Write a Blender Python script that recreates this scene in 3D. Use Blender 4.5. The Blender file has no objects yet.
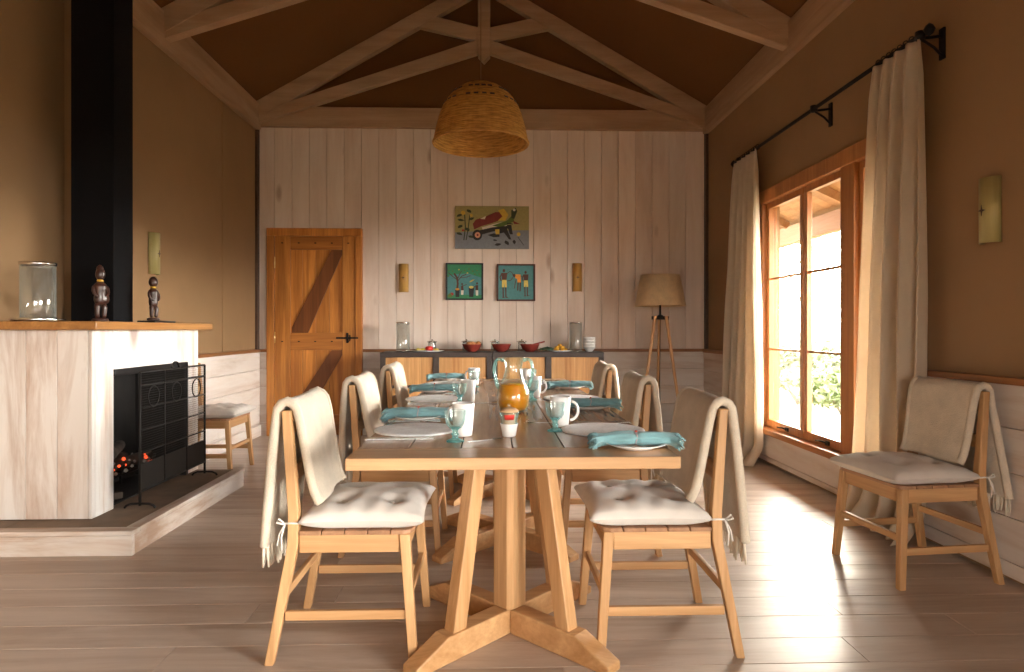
import bpy, math, random
from mathutils import Vector, Matrix
R = math.radians
PI = math.pi
scene = bpy.context.scene
COL = scene.collection
rnd = random.Random(7)

# ------------------------------------------------------------------ helpers
class MB:
    """collects geometry that becomes ONE mesh object"""
    def __init__(s):
        s.v, s.f, s.m, s.s = [], [], [], []
    def add(s, vs, fs, mi=0, smooth=False):
        o = len(s.v)
        s.v += [tuple(p) for p in vs]
        for f in fs:
            s.f.append(tuple(i + o for i in f)); s.m.append(mi); s.s.append(smooth)
        return s
    def box(s, x0, x1, y0, y1, z0, z1, mi=0):
        if x0 > x1: x0, x1 = x1, x0
        if y0 > y1: y0, y1 = y1, y0
        if z0 > z1: z0, z1 = z1, z0
        vs = [(x, y, z) for x in (x0, x1) for y in (y0, y1) for z in (z0, z1)]
        return s.add(vs, [(0, 1, 3, 2), (4, 6, 7, 5), (0, 4, 5, 1), (2, 3, 7, 6), (0, 2, 6, 4), (1, 5, 7, 3)], mi)
    def beam(s, p, q, w, h, up=(0, 0, 1), w1=None, h1=None, mi=0):
        """bar from p to q; w across, h along 'up'; may taper to w1, h1"""
        p, q, up = Vector(p), Vector(q), Vector(up)
        d = (q - p).normalized()
        a = d.cross(up)
        if a.length < 1e-4: a = d.cross(Vector((0, 1, 0)))
        a.normalize(); b = a.cross(d).normalized()
        w1 = w if w1 is None else w1; h1 = h if h1 is None else h1
        vs = []
        for c, ww, hh in ((p, w, h), (q, w1, h1)):
            for i, j in ((-1, -1), (1, -1), (1, 1), (-1, 1)):
                vs.append(c + a * (i * ww / 2) + b * (j * hh / 2))
        return s.add(vs, [(3, 2, 1, 0), (4, 5, 6, 7), (0, 1, 5, 4), (1, 2, 6, 5), (2, 3, 7, 6), (3, 0, 4, 7)], mi)
    def post(s, p, q, wx, wy, wx1=None, wy1=None, mi=0):
        """leg whose cross-section stays horizontal (axis-aligned) at both ends"""
        wx1 = wx if wx1 is None else wx1; wy1 = wy if wy1 is None else wy1
        vs = []
        for c, a, b in ((p, wx, wy), (q, wx1, wy1)):
            for i, j in ((-1, -1), (1, -1), (1, 1), (-1, 1)):
                vs.append((c[0] + i * a / 2, c[1] + j * b / 2, c[2]))
        return s.add(vs, [(3, 2, 1, 0), (4, 5, 6, 7), (0, 1, 5, 4), (1, 2, 6, 5), (2, 3, 7, 6), (3, 0, 4, 7)], mi)
    def chain(s, pts, wx, wy, mi=0):
        """continuous bar through several points with horizontal sections"""
        n = len(pts); vs = []; fs = []
        for k, c in enumerate(pts):
            a = wx[k] if isinstance(wx, (list, tuple)) else wx
            b = wy[k] if isinstance(wy, (list, tuple)) else wy
            for i, j in ((-1, -1), (1, -1), (1, 1), (-1, 1)):
                vs.append((c[0] + i * a / 2, c[1] + j * b / 2, c[2]))
        for k in range(n - 1):
            for j in range(4):
                fs.append((k * 4 + j, k * 4 + (j + 1) % 4, k * 4 + 4 + (j + 1) % 4, k * 4 + 4 + j))
        fs.append((3, 2, 1, 0)); e = (n - 1) * 4; fs.append((e, e + 1, e + 2, e + 3))
        return s.add(vs, fs, mi)
    def tube(s, pts, r, seg=8, mi=0, smooth=True, closed=False):
        pts = [Vector(p) for p in pts]; n = len(pts); vs = []; fs = []
        prev = None
        for k, p in enumerate(pts):
            if closed: d = pts[(k + 1) % n] - pts[k - 1]
            else: d = pts[min(k + 1, n - 1)] - pts[max(k - 1, 0)]
            d.normalize()
            if prev is None:
                a = d.cross(Vector((0, 0, 1)))
                if a.length < 1e-3: a = d.cross(Vector((1, 0, 0)))
            else:
                a = prev - d * prev.dot(d)
            a.normalize(); prev = a; b = d.cross(a)
            rr = r[k] if isinstance(r, (list, tuple)) else r
            for j in range(seg):
                t = 2 * PI * j / seg
                vs.append(p + a * (rr * math.cos(t)) + b * (rr * math.sin(t)))
        last = n if closed else n - 1
        for k in range(last):
            k2 = (k + 1) % n
            for j in range(seg):
                j2 = (j + 1) % seg
                fs.append((k * seg + j, k * seg + j2, k2 * seg + j2, k2 * seg + j))
        s.add(vs, fs, mi, smooth)
        if not closed:
            o = len(s.v) - len(vs)
            s.f.append(tuple(o + j for j in reversed(range(seg)))); s.m.append(mi); s.s.append(False)
            s.f.append(tuple(o + (n - 1) * seg + j for j in range(seg))); s.m.append(mi); s.s.append(False)
        return s
    def lathe(s, prof, c=(0, 0, 0), seg=32, mi=0, smooth=True, sx=1, sy=1):
        vs, fs = [], []; rings = []
        for r, z in prof:
            if r < 1e-6:
                rings.append([len(vs)]); vs.append((c[0], c[1], c[2] + z))
            else:
                rings.append(list(range(len(vs), len(vs) + seg)))
                for j in range(seg):
                    t = 2 * PI * j / seg
                    vs.append((c[0] + sx * r * math.cos(t), c[1] + sy * r * math.sin(t), c[2] + z))
        for A, B in zip(rings, rings[1:]):
            for j in range(seg):
                j2 = (j + 1) % seg
                if len(A) == 1 and len(B) == 1: continue
                if len(A) == 1: fs.append((A[0], B[j2], B[j]))
                elif len(B) == 1: fs.append((A[j], A[j2], B[0]))
                else: fs.append((A[j], A[j2], B[j2], B[j]))
        return s.add(vs, fs, mi, smooth)
    def grid(s, fn, nu, nv, mi=0, smooth=True, wrapu=False):
        vs = [fn(i / (nu if wrapu else nu - 1), j / (nv - 1)) for i in range(nu) for j in range(nv)]
        fs = []
        for i in range(nu if wrapu else nu - 1):
            i2 = (i + 1) % nu
            for j in range(nv - 1):
                fs.append((i * nv + j, i2 * nv + j, i2 * nv + j + 1, i * nv + j + 1))
        return s.add(vs, fs, mi, smooth)
    def prism(s, poly, fn, d0, d1, mi=0):
        """2-D outline extruded: fn(a, b, d) gives the 3-D point"""
        n = len(poly)
        vs = [fn(a, b, d0) for a, b in poly] + [fn(a, b, d1) for a, b in poly]
        fs = [tuple(reversed(range(n))), tuple(range(n, 2 * n))]
        fs += [(i, (i + 1) % n, n + (i + 1) % n, n + i) for i in range(n)]
        return s.add(vs, fs, mi)
    def build(s, name, mats, parent=None, bevel=0, sub=0, solid=0, seg=2, fix=True):
        me = bpy.data.meshes.new(name)
        me.from_pydata(s.v, [], s.f)
        if not isinstance(mats, (list, tuple)): mats = [mats]
        for m in mats: me.materials.append(m)
        me.polygons.foreach_set('material_index', s.m)
        me.polygons.foreach_set('use_smooth', s.s)
        me.update()
        if fix:
            import bmesh
            bm = bmesh.new(); bm.from_mesh(me)
            bmesh.ops.recalc_face_normals(bm, faces=bm.faces)
            bm.to_mesh(me); bm.free()
        o = bpy.data.objects.new(name, me); COL.objects.link(o)
        if parent is not None: o.parent = parent
        if solid:
            md = o.modifiers.new('thick', 'SOLIDIFY'); md.thickness = solid; md.offset = 0
        if sub:
            md = o.modifiers.new('sub', 'SUBSURF'); md.levels = sub; md.render_levels = sub
        if bevel:
            md = o.modifiers.new('bev', 'BEVEL'); md.width = bevel; md.segments = seg
            md.limit_method = 'ANGLE'; md.angle_limit = R(40)
        return o

def tag(o, label, cat, group=None, kind=None):
    o['label'] = label; o['category'] = cat
    if group: o['group'] = group
    if kind: o['kind'] = kind
    return o
def thing(name, label, cat, loc=(0, 0, 0), rz=0, group=None):
    o = bpy.data.objects.new(name, None); COL.objects.link(o)
    o.empty_display_size = .05
    o.location = loc; o.rotation_euler = (0, 0, rz)
    return tag(o, label, cat, group)
def struct(o, label=None, cat='room'):
    o['kind'] = 'structure'; o['category'] = cat
    if label: o['label'] = label
    return o
def copy_tree(o, loc=None, rz=None, label=None, parent=None):
    kids = [c for c in bpy.data.objects if c.parent == o]
    c = o.copy(); COL.objects.link(c)
    if parent is not None: c.parent = parent
    if loc is not None: c.location = loc
    if rz is not None: c.rotation_euler = (0, 0, rz)
    if label: c['label'] = label
    for k in kids: copy_tree(k, parent=c)
    return c

# ------------------------------------------------------------------ materials
def nt(name):
    m = bpy.data.materials.new(name); m.use_nodes = True
    n = m.node_tree; b = n.nodes['Principled BSDF']
    return m, n, b
def mapped(n, scale, loc=(0, 0, 0), src='Object'):
    tc = n.nodes.new('ShaderNodeTexCoord'); mp = n.nodes.new('ShaderNodeMapping')
    mp.inputs['Scale'].default_value = scale; mp.inputs['Location'].default_value = loc
    n.links.new(tc.outputs[src], mp.inputs['Vector'])
    return mp.outputs['Vector']
def noise(n, vec, scale=1, detail=4, rough=.55, dist=0):
    t = n.nodes.new('ShaderNodeTexNoise')
    t.inputs['Scale'].default_value = scale; t.inputs['Detail'].default_value = detail
    t.inputs['Roughness'].default_value = rough; t.inputs['Distortion'].default_value = dist
    n.links.new(vec, t.inputs['Vector'])
    return t.outputs['Fac']
def ramp(n, fac, stops):
    r = n.nodes.new('ShaderNodeValToRGB'); e = r.color_ramp.elements
    while len(e) < len(stops): e.new(.5)
    for el, (p, c) in zip(e, stops):
        el.position = p; el.color = (*c, 1) if len(c) == 3 else c
    n.links.new(fac, r.inputs['Fac'])
    return r.outputs['Color']
def mixc(n, fac, a, b, mode='MIX'):
    m = n.nodes.new('ShaderNodeMix'); m.data_type = 'RGBA'; m.blend_type = mode
    for sock, val in ((m.inputs['Factor'], fac), (m.inputs['A'], a), (m.inputs['B'], b)):
        pass
    ins = [i for i in m.inputs if i.type == 'RGBA']
    fi = m.inputs[0]
    if hasattr(fac, 'links') or hasattr(fac, 'is_linked'): n.links.new(fac, fi)
    else: fi.default_value = fac
    for sock, val in ((ins[0], a), (ins[1], b)):
        if hasattr(val, 'is_linked'): n.links.new(val, sock)
        else: sock.default_value = (*val, 1)
    return [o for o in m.outputs if o.type == 'RGBA'][0]
def math_(n, op, a, b=None):
    m = n.nodes.new('ShaderNodeMath'); m.operation = op
    for i, v in enumerate((a, b)):
        if v is None: continue
        if hasattr(v, 'is_linked'): n.links.new(v, m.inputs[i])
        else: m.inputs[i].default_value = v
    return m.outputs[0]
def bump(n, b, h, strength=.3, dist=.01):
    bp = n.nodes.new('ShaderNodeBump'); bp.inputs['Strength'].default_value = strength; bp.inputs['Distance'].default_value = dist
    n.links.new(h, bp.inputs['Height']); n.links.new(bp.outputs['Normal'], b.inputs['Normal'])
def mul(c, k): return tuple(min(1, x * k) for x in c)

def wood(name, col, dark, axis='z', rough=.45, fine=60, coarse=9, island=.18, knots=0, knotcol=(.2, .1, .05), wash=None, spec=.4, coat=0):
    """grain stretched along an axis; brightness differs from board to board; optional knots and a lime wash"""
    m, n, b = nt(name)
    st = .05
    sc = [1, 1, 1]; sc['xyz'.index(axis)] = st
    geo = n.nodes.new('ShaderNodeNewGeometry'); ri = geo.outputs['Random Per Island']
    tc = n.nodes.new('ShaderNodeTexCoord'); addv = n.nodes.new('ShaderNodeVectorMath'); addv.operation = 'ADD'
    cmb = n.nodes.new('ShaderNodeCombineXYZ'); off = math_(n, 'MULTIPLY', ri, 37.0)
    for i in range(3): n.links.new(off, cmb.inputs[i])
    n.links.new(tc.outputs['Object'], addv.inputs[0]); n.links.new(cmb.outputs[0], addv.inputs[1])
    mp = n.nodes.new('ShaderNodeMapping'); mp.inputs['Scale'].default_value = sc
    n.links.new(addv.outputs[0], mp.inputs['Vector']); vec = mp.outputs['Vector']
    f1 = noise(n, vec, coarse, 5, .6, 1.2); f2 = noise(n, vec, fine, 3, .6, .3)
    f = math_(n, 'ADD', math_(n, 'MULTIPLY', f1, .7), math_(n, 'MULTIPLY', f2, .3))
    c = ramp(n, f, [(.34, dark), (.5, tuple((a + d) / 2 for a, d in zip(col, dark))), (.62, col)])
    if wash:
        sc2 = [1, 1, 1]; sc2['xyz'.index(axis)] = .16
        mp2 = n.nodes.new('ShaderNodeMapping'); mp2.inputs['Scale'].default_value = sc2
        n.links.new(addv.outputs[0], mp2.inputs['Vector'])
        fw = noise(n, mp2.outputs['Vector'], 5.5, 6, .65, .6)
        wf = ramp(n, fw, [(wash[1], (0, 0, 0)), (wash[2], (1, 1, 1))])
        c = mixc(n, wf, c, wash[0])
    if knots:
        sk = [1, 1, 1]; sk['xyz'.index(axis)] = .35
        mp3 = n.nodes.new('ShaderNodeMapping'); mp3.inputs['Scale'].default_value = sk
        n.links.new(addv.outputs[0], mp3.inputs['Vector'])
        vo = n.nodes.new('ShaderNodeTexVoronoi'); vo.inputs['Scale'].default_value = knots
        n.links.new(mp3.outputs['Vector'], vo.inputs['Vector'])
        kf = ramp(n, vo.outputs['Distance'], [(.07, (1, 1, 1)), (.17, (0, 0, 0))])
        sep = n.nodes.new('ShaderNodeSeparateColor'); n.links.new(vo.outputs['Color'], sep.inputs[0])
        some = math_(n, 'GREATER_THAN', sep.outputs[0], .45)
        kf2 = math_(n, 'MULTIPLY', math_(n, 'MULTIPLY', kf, some), .75)
        c = mixc(n, kf2, c, knotcol)
    k = math_(n, 'ADD', math_(n, 'MULTIPLY', ri, island * 2), 1 - island)
    vm = n.nodes.new('ShaderNodeVectorMath'); vm.operation = 'SCALE'
    n.links.new(c, vm.inputs[0]); n.links.new(k, vm.inputs['Scale'])
    n.links.new(vm.outputs[0], b.inputs['Base Color'])
    b.inputs['Roughness'].default_value = rough; b.inputs['Specular IOR Level'].default_value = spec
    if coat: b.inputs['Coat Weight'].default_value = coat; b.inputs['Coat Roughness'].default_value = .2
    bump(n, b, f, .18, .004)
    return m
def plain(name, col, rough=.5, metal=0, spec=.5, nz=0, nscale=30, bmp=0, emit=None, **kw):
    m, n, b = nt(name)
    b.inputs['Roughness'].default_value = rough; b.inputs['Metallic'].default_value = metal; b.inputs['Specular IOR Level'].default_value = spec
    v = mapped(n, (1, 1, 1)); f = noise(n, v, nscale, 4)
    c = ramp(n, f, [(.3, mul(col, 1 - nz)), (.7, mul(col, 1 + nz))])
    n.links.new(c, b.inputs['Base Color'])
    if bmp: bump(n, b, f, bmp, .004)
    if emit:
        b.inputs['Emission Color'].default_value = (*emit[0], 1); b.inputs['Emission Strength'].default_value = emit[1]
    for k, val in kw.items(): b.inputs[k.replace('_', ' ')].default_value = val
    return m
def fabric(name, col, scale=400, bmp=.25, nz=.12, trans=0, sheen=.2, axis=None, nscale=14):
    m, n, b = nt(name)
    v = mapped(n, (1, 1, 1)); f = noise(n, v, nscale, 5)
    sc = (1, 1, 1) if axis is None else axis
    w = noise(n, mapped(n, sc), scale, 2, .7)
    f2 = math_(n, 'ADD', math_(n, 'MULTIPLY', f, .6), math_(n, 'MULTIPLY', w, .4))
    c = ramp(n, f2, [(.3, mul(col, 1 - nz)), (.7, mul(col, 1 + nz))])
    n.links.new(c, b.inputs['Base Color']); b.inputs['Roughness'].default_value = .9
    b.inputs['Specular IOR Level'].default_value = .15; b.inputs['Sheen Weight'].default_value = sheen
    bump(n, b, w, bmp, .003)
    if trans:
        t = n.nodes.new('ShaderNodeBsdfTranslucent'); n.links.new(c, t.inputs['Color'])
        mx = n.nodes.new('ShaderNodeMixShader'); mx.inputs[0].default_value = trans
        n.links.new(b.outputs[0], mx.inputs[1]); n.links.new(t.outputs[0], mx.inputs[2])
        n.links.new(mx.outputs[0], n.nodes['Material Output'].inputs['Surface'])
    return m
def thin_glass(name, tint=(1, 1, 1), edge=.9, base=.05, edgecol=None, refl=1.0, body=None, rough=.03):
    """clear thin-walled glass: light passes straight, the rims reflect"""
    m, n, b = nt(name); n.nodes.remove(b)
    t = n.nodes.new('ShaderNodeBsdfTransparent'); g = n.nodes.new('ShaderNodeBsdfGlossy')
    g.inputs['Roughness'].default_value = rough; g.inputs['Color'].default_value = (refl, refl, refl, 1)
    lw = n.nodes.new('ShaderNodeLayerWeight'); lw.inputs['Blend'].default_value = .35
    tc = ramp(n, lw.outputs['Facing'], [(.0, tint), (.9, edgecol or mul(tint, .75))])
    n.links.new(tc, t.inputs['Color'])
    fac = math_(n, 'ADD', math_(n, 'MULTIPLY', math_(n, 'POWER', lw.outputs['Facing'], 2.5), edge * .5), base)
    mx = n.nodes.new('ShaderNodeMixShader'); n.links.new(fac, mx.inputs[0])
    n.links.new(t.outputs[0], mx.inputs[1]); n.links.new(g.outputs[0], mx.inputs[2])
    out = mx.outputs[0]
    if body:      # bubbly recycled glass: part of the light is scattered in the thick places
        df = n.nodes.new('ShaderNodeBsdfDiffuse'); df.inputs['Color'].default_value = (*body[0], 1)
        tl = n.nodes.new('ShaderNodeBsdfTranslucent'); tl.inputs['Color'].default_value = (*body[0], 1)
        m1_ = n.nodes.new('ShaderNodeMixShader'); m1_.inputs[0].default_value = .5
        n.links.new(df.outputs[0], m1_.inputs[1]); n.links.new(tl.outputs[0], m1_.inputs[2])
        m2_ = n.nodes.new('ShaderNodeMixShader')
        n.links.new(math_(n, 'ADD', math_(n, 'MULTIPLY', math_(n, 'POWER', lw.outputs['Facing'], 1.6), body[2]), body[1]), m2_.inputs[0])
        n.links.new(out, m2_.inputs[1]); n.links.new(m1_.outputs[0], m2_.inputs[2]); out = m2_.outputs[0]
    n.links.new(out, n.nodes['Material Output'].inputs['Surface'])
    return m

M = {}
M['oak'] = wood('oak', (.64, .38, .18), (.40, .205, .08), 'z', .42, island=.12)
M['oak_x'] = wood('oak_x', (.64, .38, .18), (.42, .215, .085), 'x', .42, island=.12)
M['oak_y'] = wood('oak_y', (.64, .38, .18), (.42, .215, .085), 'y', .42, island=.12)
M['top'] = wood('table_top_oak', (.40, .235, .13), (.25, .135, .07), 'y', .25, island=.1, spec=.55)
M['top_x'] = wood('table_end_oak', (.56, .33, .16), (.36, .2, .09), 'x', .3, island=.05, spec=.5)
M['slat'] = wood('seat_slat', (.40, .21, .11), (.24, .12, .06), 'y', .45, island=.15)
M['teak'] = wood('teak_door', (.60, .245, .05), (.27, .085, .015), 'z', .38, coarse=7, island=.28)
M['teak_x'] = wood('teak_rail', (.52, .20, .04), (.24, .075, .014), 'x', .38, coarse=7, island=.1)
M['teak_dark'] = wood('teak_brace', (.19, .062, .016), (.10, .03, .008), 'z', .4, coarse=7, island=.1)
M['rail_x'] = wood('dado_rail', (.34, .15, .055), (.2, .08, .03), 'x', .45, island=.1)
M['rail_y'] = wood('dado_rail_side', (.34, .15, .055), (.2, .08, .03), 'y', .45, island=.1)
M['white_z'] = wood('limewashed_boards', (.73, .59, .49), (.64, .50, .41), 'z', .6, coarse=8, island=.04, knots=4.2, knotcol=(.40, .26, .18), wash=((.78, .67, .59), .34, .66))
M['white_x'] = wood('limewashed_wainscot', (.66, .53, .44), (.5, .38, .3), 'x', .6, island=.05, knots=3, knotcol=(.36, .24, .16), wash=((.74, .67, .61), .32, .55))
M['white_y'] = wood('limewashed_wainscot_side', (.66, .53, .44), (.5, .38, .3), 'y', .6, island=.05, knots=3, knotcol=(.36, .24, .16), wash=((.72, .65, .59), .32, .55))
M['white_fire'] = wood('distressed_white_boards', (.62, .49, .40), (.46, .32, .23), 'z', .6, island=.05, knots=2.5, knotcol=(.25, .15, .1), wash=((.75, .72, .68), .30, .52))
M['white_fire_side_shade'] = wood('worn_shaded_white_boards', (.52, .40, .32), (.36, .235, .16), 'z', .6, island=.06, knots=2.5, knotcol=(.22, .13, .09), wash=((.70, .66, .62), .36, .60))  # streaky wear, plus a darker tone painted in for this side's shade
M['white_hearth'] = wood('distressed_white_kerb', (.52, .38, .28), (.38, .25, .17), 'x', .6, island=.05, wash=((.66, .61, .56), .4, .6))
M['white_hearth_y'] = wood('distressed_white_kerb_side', (.52, .38, .28), (.38, .25, .17), 'y', .6, island=.05, wash=((.66, .61, .56), .4, .6))
M['beam'] = wood('pale_beam', (.46, .295, .17), (.34, .20, .11), 'x', .6, island=.06, coarse=5, wash=((.52, .36, .23), .4, .78))
M['beam_y'] = wood('pale_plate', (.46, .295, .17), (.34, .20, .11), 'y', .6, island=.06, coarse=5, wash=((.52, .36, .23), .4, .78))
M['floor'] = wood('floor_boards', (.46, .36, .285), (.32, .235, .175), 'x', .38, coarse=5, fine=40, island=.04, knots=1.3, knotcol=(.22, .14, .09), wash=((.55, .465, .395), .40, .72), spec=.45)
M['mantel'] = wood('mantel_oak', (.46, .22, .07), (.26, .11, .03), 'y', .35, island=.05)
M['panel'] = wood('sideboard_panel', (.62, .35, .14), (.36, .16, .055), 'z', .5, coarse=6, island=.16, knots=6, knotcol=(.22, .09, .03))
M['window_wood'] = wood('window_timber', (.46, .19, .06), (.30, .11, .03), 'z', .4, island=.08)
M['window_wood_y'] = wood('window_timber_y', (.46, .19, .06), (.30, .11, .03), 'y', .4, island=.08)
M['dark_trim'] = plain('dark_corner_post', (.07, .035, .02), .6, nz=.2)
M['plaster'] = plain('tan_plaster', (.30, .182, .092), .85, nz=.05, nscale=2.2, spec=.2)
M['ceil'] = plain('brown_ceiling', (.165, .073, .025), .9, nz=.05, nscale=1.5, spec=.15)
M['black'] = plain('black_steel', (.012, .012, .013), .42, .3, nz=.1)
M['flue'] = plain('black_flue_paint', (.005, .005, .006), .7, nz=.1, spec=.12)
M['iron'] = plain('wrought_iron', (.012, .010, .009), .6, .2, nz=.1, spec=.25)
M['soot'] = plain('soot', (.012, .010, .009), .9, nz=.3, nscale=8)
M['stone'] = plain('hearth_stone', (.20, .145, .10), .75, nz=.25, nscale=5, bmp=.1)
M['darkmetal'] = plain('sideboard_frame', (.055, .04, .034), .5, .2, nz=.2, nscale=12)
M['steel'] = plain('steel', (.72, .71, .68), .22, 1, nz=.04)
M['brass'] = plain('brass', (.7, .5, .22), .3, 1, nz=.04)
M['white'] = plain('white_china', (.84, .83, .81), .22, nz=.01, spec=.5)
M['mugwhite'] = plain('mug_glaze', (.82, .80, .78), .25, nz=.015, spec=.5)
M['cream'] = fabric('cream_wool', (.60, .515, .405), 210, 1.0, .16)
M['fringe'] = fabric('cream_yarn', (.62, .54, .42), 200, .3, .1)
M['linen'] = fabric('linen', (.64, .59, .535), 500, .2, .06)
M['curtain'] = fabric('curtain_linen', (.70, .60, .47), 300, .15, .05, trans=.38, sheen=0)
M['teal'] = fabric('teal_cotton', (.185, .35, .375), 420, .5, .18, sheen=.3)
M['doily'] = fabric('white_woven_raffia', (.90, .87, .85), 110, .9, .2, sheen=0)
M['ribbon'] = fabric('white_ribbon', (.72, .68, .62), 300, .1, .05)
M['twine'] = fabric('grey_twine', (.42, .36, .36), 300, .2, .2)
M['bead'] = plain('red_bead', (.5, .05, .03), .35)
M['glass'] = thin_glass('window_glass', (.99, .995, .99), .35, .02, (.95, .97, .96))
M['vaseglass'] = thin_glass('vase_glass', (.985, .992, .988), .8, .12, (.90, .94, .93), rough=.10, body=((.80, .86, .84), .03, .22))
M['jarglass'] = thin_glass('jar_glass', (.98, .99, .985), .8, .10, (.90, .94, .93), rough=.08, body=((.80, .86, .84), .03, .25))
M['jugglass'] = thin_glass('jug_glass', (.985, .995, .992), .7, .06, (.80, .92, .92), rough=.06, body=((.66, .82, .82), .0, .22))
M['aqua'] = thin_glass('aqua_glass', (.80, .95, .935), .6, .10, (.50, .78, .77), body=((.30, .66, .65), .28, .35))
M['aqua_clear'] = thin_glass('aqua_bowl_glass', (.975, .992, .99), .8, .08, (.80, .92, .92), body=((.50, .78, .77), .02, .40))
M['juice'] = plain('orange_juice', (1.0, .36, .008), .3, nz=.02, Subsurface_Weight=.25, Subsurface_Scale=.03)
M['lampshade'] = fabric('raffia_shade', (.74, .58, .36), 160, .4, .15, trans=.35, axis=(1, 1, .1))
M['bamboo'] = wood('bamboo', (.60, .36, .10), (.42, .22, .05), 'z', .4, island=.02)
M['bamboo_green'] = wood('pale_bamboo', (.42, .35, .15), (.32, .26, .09), 'z', .45, island=.02)
M['carving'] = plain('dark_carved_wood', (.045, .018, .012), .3, nz=.35, nscale=25, spec=.6)
M['ring_yellow'] = plain('yellow_bead_ring', (.6, .36, .04), .5)
M['bowl'] = plain('red_brown_glaze', (.22, .035, .025), .25, nz=.12)
M['pastry'] = plain('golden_pastry', (.75, .40, .04), .6, nz=.3, nscale=40)
M['tomato'] = plain('tomato_red', (.62, .03, .015), .3)
M['melon'] = plain('melon', (.62, .5, .1), .45, nz=.2)
M['greenveg'] = plain('dark_green_leaves', (.03, .10, .045), .5, nz=.4)
M['toast'] = plain('toasted_bread', (.42, .18, .06), .8, nz=.3)
M['bark_cord'] = plain('brown_flex', (.22, .12, .05), .6)
M['log'] = plain('charred_log', (.05, .035, .025), .95, nz=.4, nscale=18, bmp=.5)
M['ember'] = plain('glowing_ember', (.2, .02, .01), .8, emit=((1, .10, .03), .7), nz=.4)
M['ash'] = plain('ash', (.35, .33, .31), .95, nz=.3, nscale=30, bmp=.5)
M['flame'] = plain('flame', (.9, .4, .05), .8, emit=((1, .42, .06), 1.2))

# rattan of the pendant: rings and ribs
def rattan():
    m, n, b = nt('rattan_weave')
    v = mapped(n, (1, 1, 1))
    sep = n.nodes.new('ShaderNodeSeparateXYZ'); n.links.new(v, sep.inputs[0])
    ang = math_(n, 'ARCTAN2', sep.outputs[1], sep.outputs[0])
    cmb = n.nodes.new('ShaderNodeCombineXYZ'); n.links.new(math_(n, 'MULTIPLY', ang, 2.2), cmb.inputs[0]); n.links.new(math_(n, 'MULTIPLY', sep.outputs[2], 55), cmb.inputs[1])
    f = noise(n, cmb.outputs[0], 1.6, 4, .6)
    rings = math_(n, 'SINE', math_(n, 'MULTIPLY', sep.outputs[2], 420))
    ribs = math_(n, 'SINE', math_(n, 'MULTIPLY', ang, 64))
    c = ramp(n, f, [(.3, (.32, .14, .03)), (.5, (.64, .33, .07)), (.7, (.80, .48, .13))])
    n.links.new(c, b.inputs['Base Color']); b.inputs['Roughness'].default_value = .55
    bump(n, b, math_(n, 'ADD', rings, math_(n, 'MULTIPLY', ribs, .5)), .5, .004)
    t = n.nodes.new('ShaderNodeBsdfTranslucent'); n.links.new(c, t.inputs['Color'])
    mx = n.nodes.new('ShaderNodeMixShader'); mx.inputs[0].default_value = .3
    n.links.new(b.outputs[0], mx.inputs[1]); n.links.new(t.outputs[0], mx.inputs[2])
    n.links.new(mx.outputs[0], n.nodes['Material Output'].inputs['Surface'])
    return m
M['rattan'] = rattan()
def paint(name, c): 
    M[name] = plain('paint_' + name, c, .6, nz=.1, nscale=40); return M[name]

# ------------------------------------------------------------------ camera (1024 x 672, focal 640 px)
CAMH = 1.13
cam = bpy.data.cameras.new('camera'); cam.sensor_width = 36; cam.lens = 640 / 1024 * 36
cam.shift_y = -6 / 1024; cam.clip_start = .05
co = bpy.data.objects.new('camera', cam); COL.objects.link(co)
co.location = (0, 0, CAMH); co.rotation_euler = (R(90), 0, -math.atan(20 / 640))
scene.camera = co

# ------------------------------------------------------------------ room shell
XL, XR, YB, YF = -2.518, 2.349, 6.943, -3.2
XL2 = -2.72                      # the wall beside the flue stands a little farther back
XC = (XL + XR) / 2
ZE, ZR = 3.53, 4.93              # eaves and ridge
SL = (ZR - ZE) / (XC - XL)

# floor: boards running across the room
b = MB(); y = YF
while y < YB:
    w = .178; x = -2.75 - rnd.random() * 1.5
    while x < XR + .1:
        L = 1.9 + rnd.random() * 1.3
        x0 = max(x, -2.74); x1 = min(x + L, XR + .02)
        if x1 > x0: b.box(x0 + .0008, x1 - .0008, y + .0012, min(y + w, YB + .02) - .0012, -.03, 0)
        x += L
    y += w
fl = b.build('floor', M['floor'], bevel=.0012, seg=1); struct(fl, 'limewashed brown timber floorboards', 'floor')
b = MB(); b.box(-2.95, XR + .2, YF - .2, YB + .2, -.12, -.028); struct(b.build('floor_slab', M['soot']), cat='floor')

# back wall: gable core, vertical limewashed boards, horizontal wainscot below the rail
b = MB(); b.prism([(-2.95, -.1), (XR + .15, -.1), (XR + .15, ZE), (XC, ZR + .05), (-2.95, ZE - .2)], lambda a, z, d: (a, d, z), YB + .03, YB + .2)
struct(b.build('wall_back', M['ceil']), 'brown gable of the back wall above the boards', 'wall')
b = MB(); x = XL
while x < XR - .01:
    w = .1855; b.box(x + .0015, min(x + w, XR) - .0015, YB, YB + .03, .90, 3.35); x += w
o = b.build('wall_back_boards', M['white_z'], bevel=.003); struct(o, 'vertical limewashed boards of the back wall', 'wall')
def wainscot(name, along, lo, hi, face, sgn, z0, z1, mat, bh=.19):
    b = MB(); z = z1
    while z > z0 + .01:
        za = max(z - bh, z0)
        if along == 'x': b.box(lo, hi, face, face + sgn * .03, za + .0015, z - .0015)
        else: b.box(face, face + sgn * .03, lo, hi, za + .0015, z - .0015)
        z = za
    o = b.build(name, mat, bevel=.003); return struct(o, None, 'wall')
wainscot('wall_back_wainscot', 'x', -1.389, XR, YB, 1, .12, .90, M['white_x'])
wainscot('wall_back_wainscot', 'x', XL, -2.401, YB, 1, .12, .90, M['white_x'])
b = MB(); b.box(-1.389, XR, YB - .018, YB + .03, 0, .12).box(XL, -2.401, YB - .018, YB + .03, 0, .12)
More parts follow.
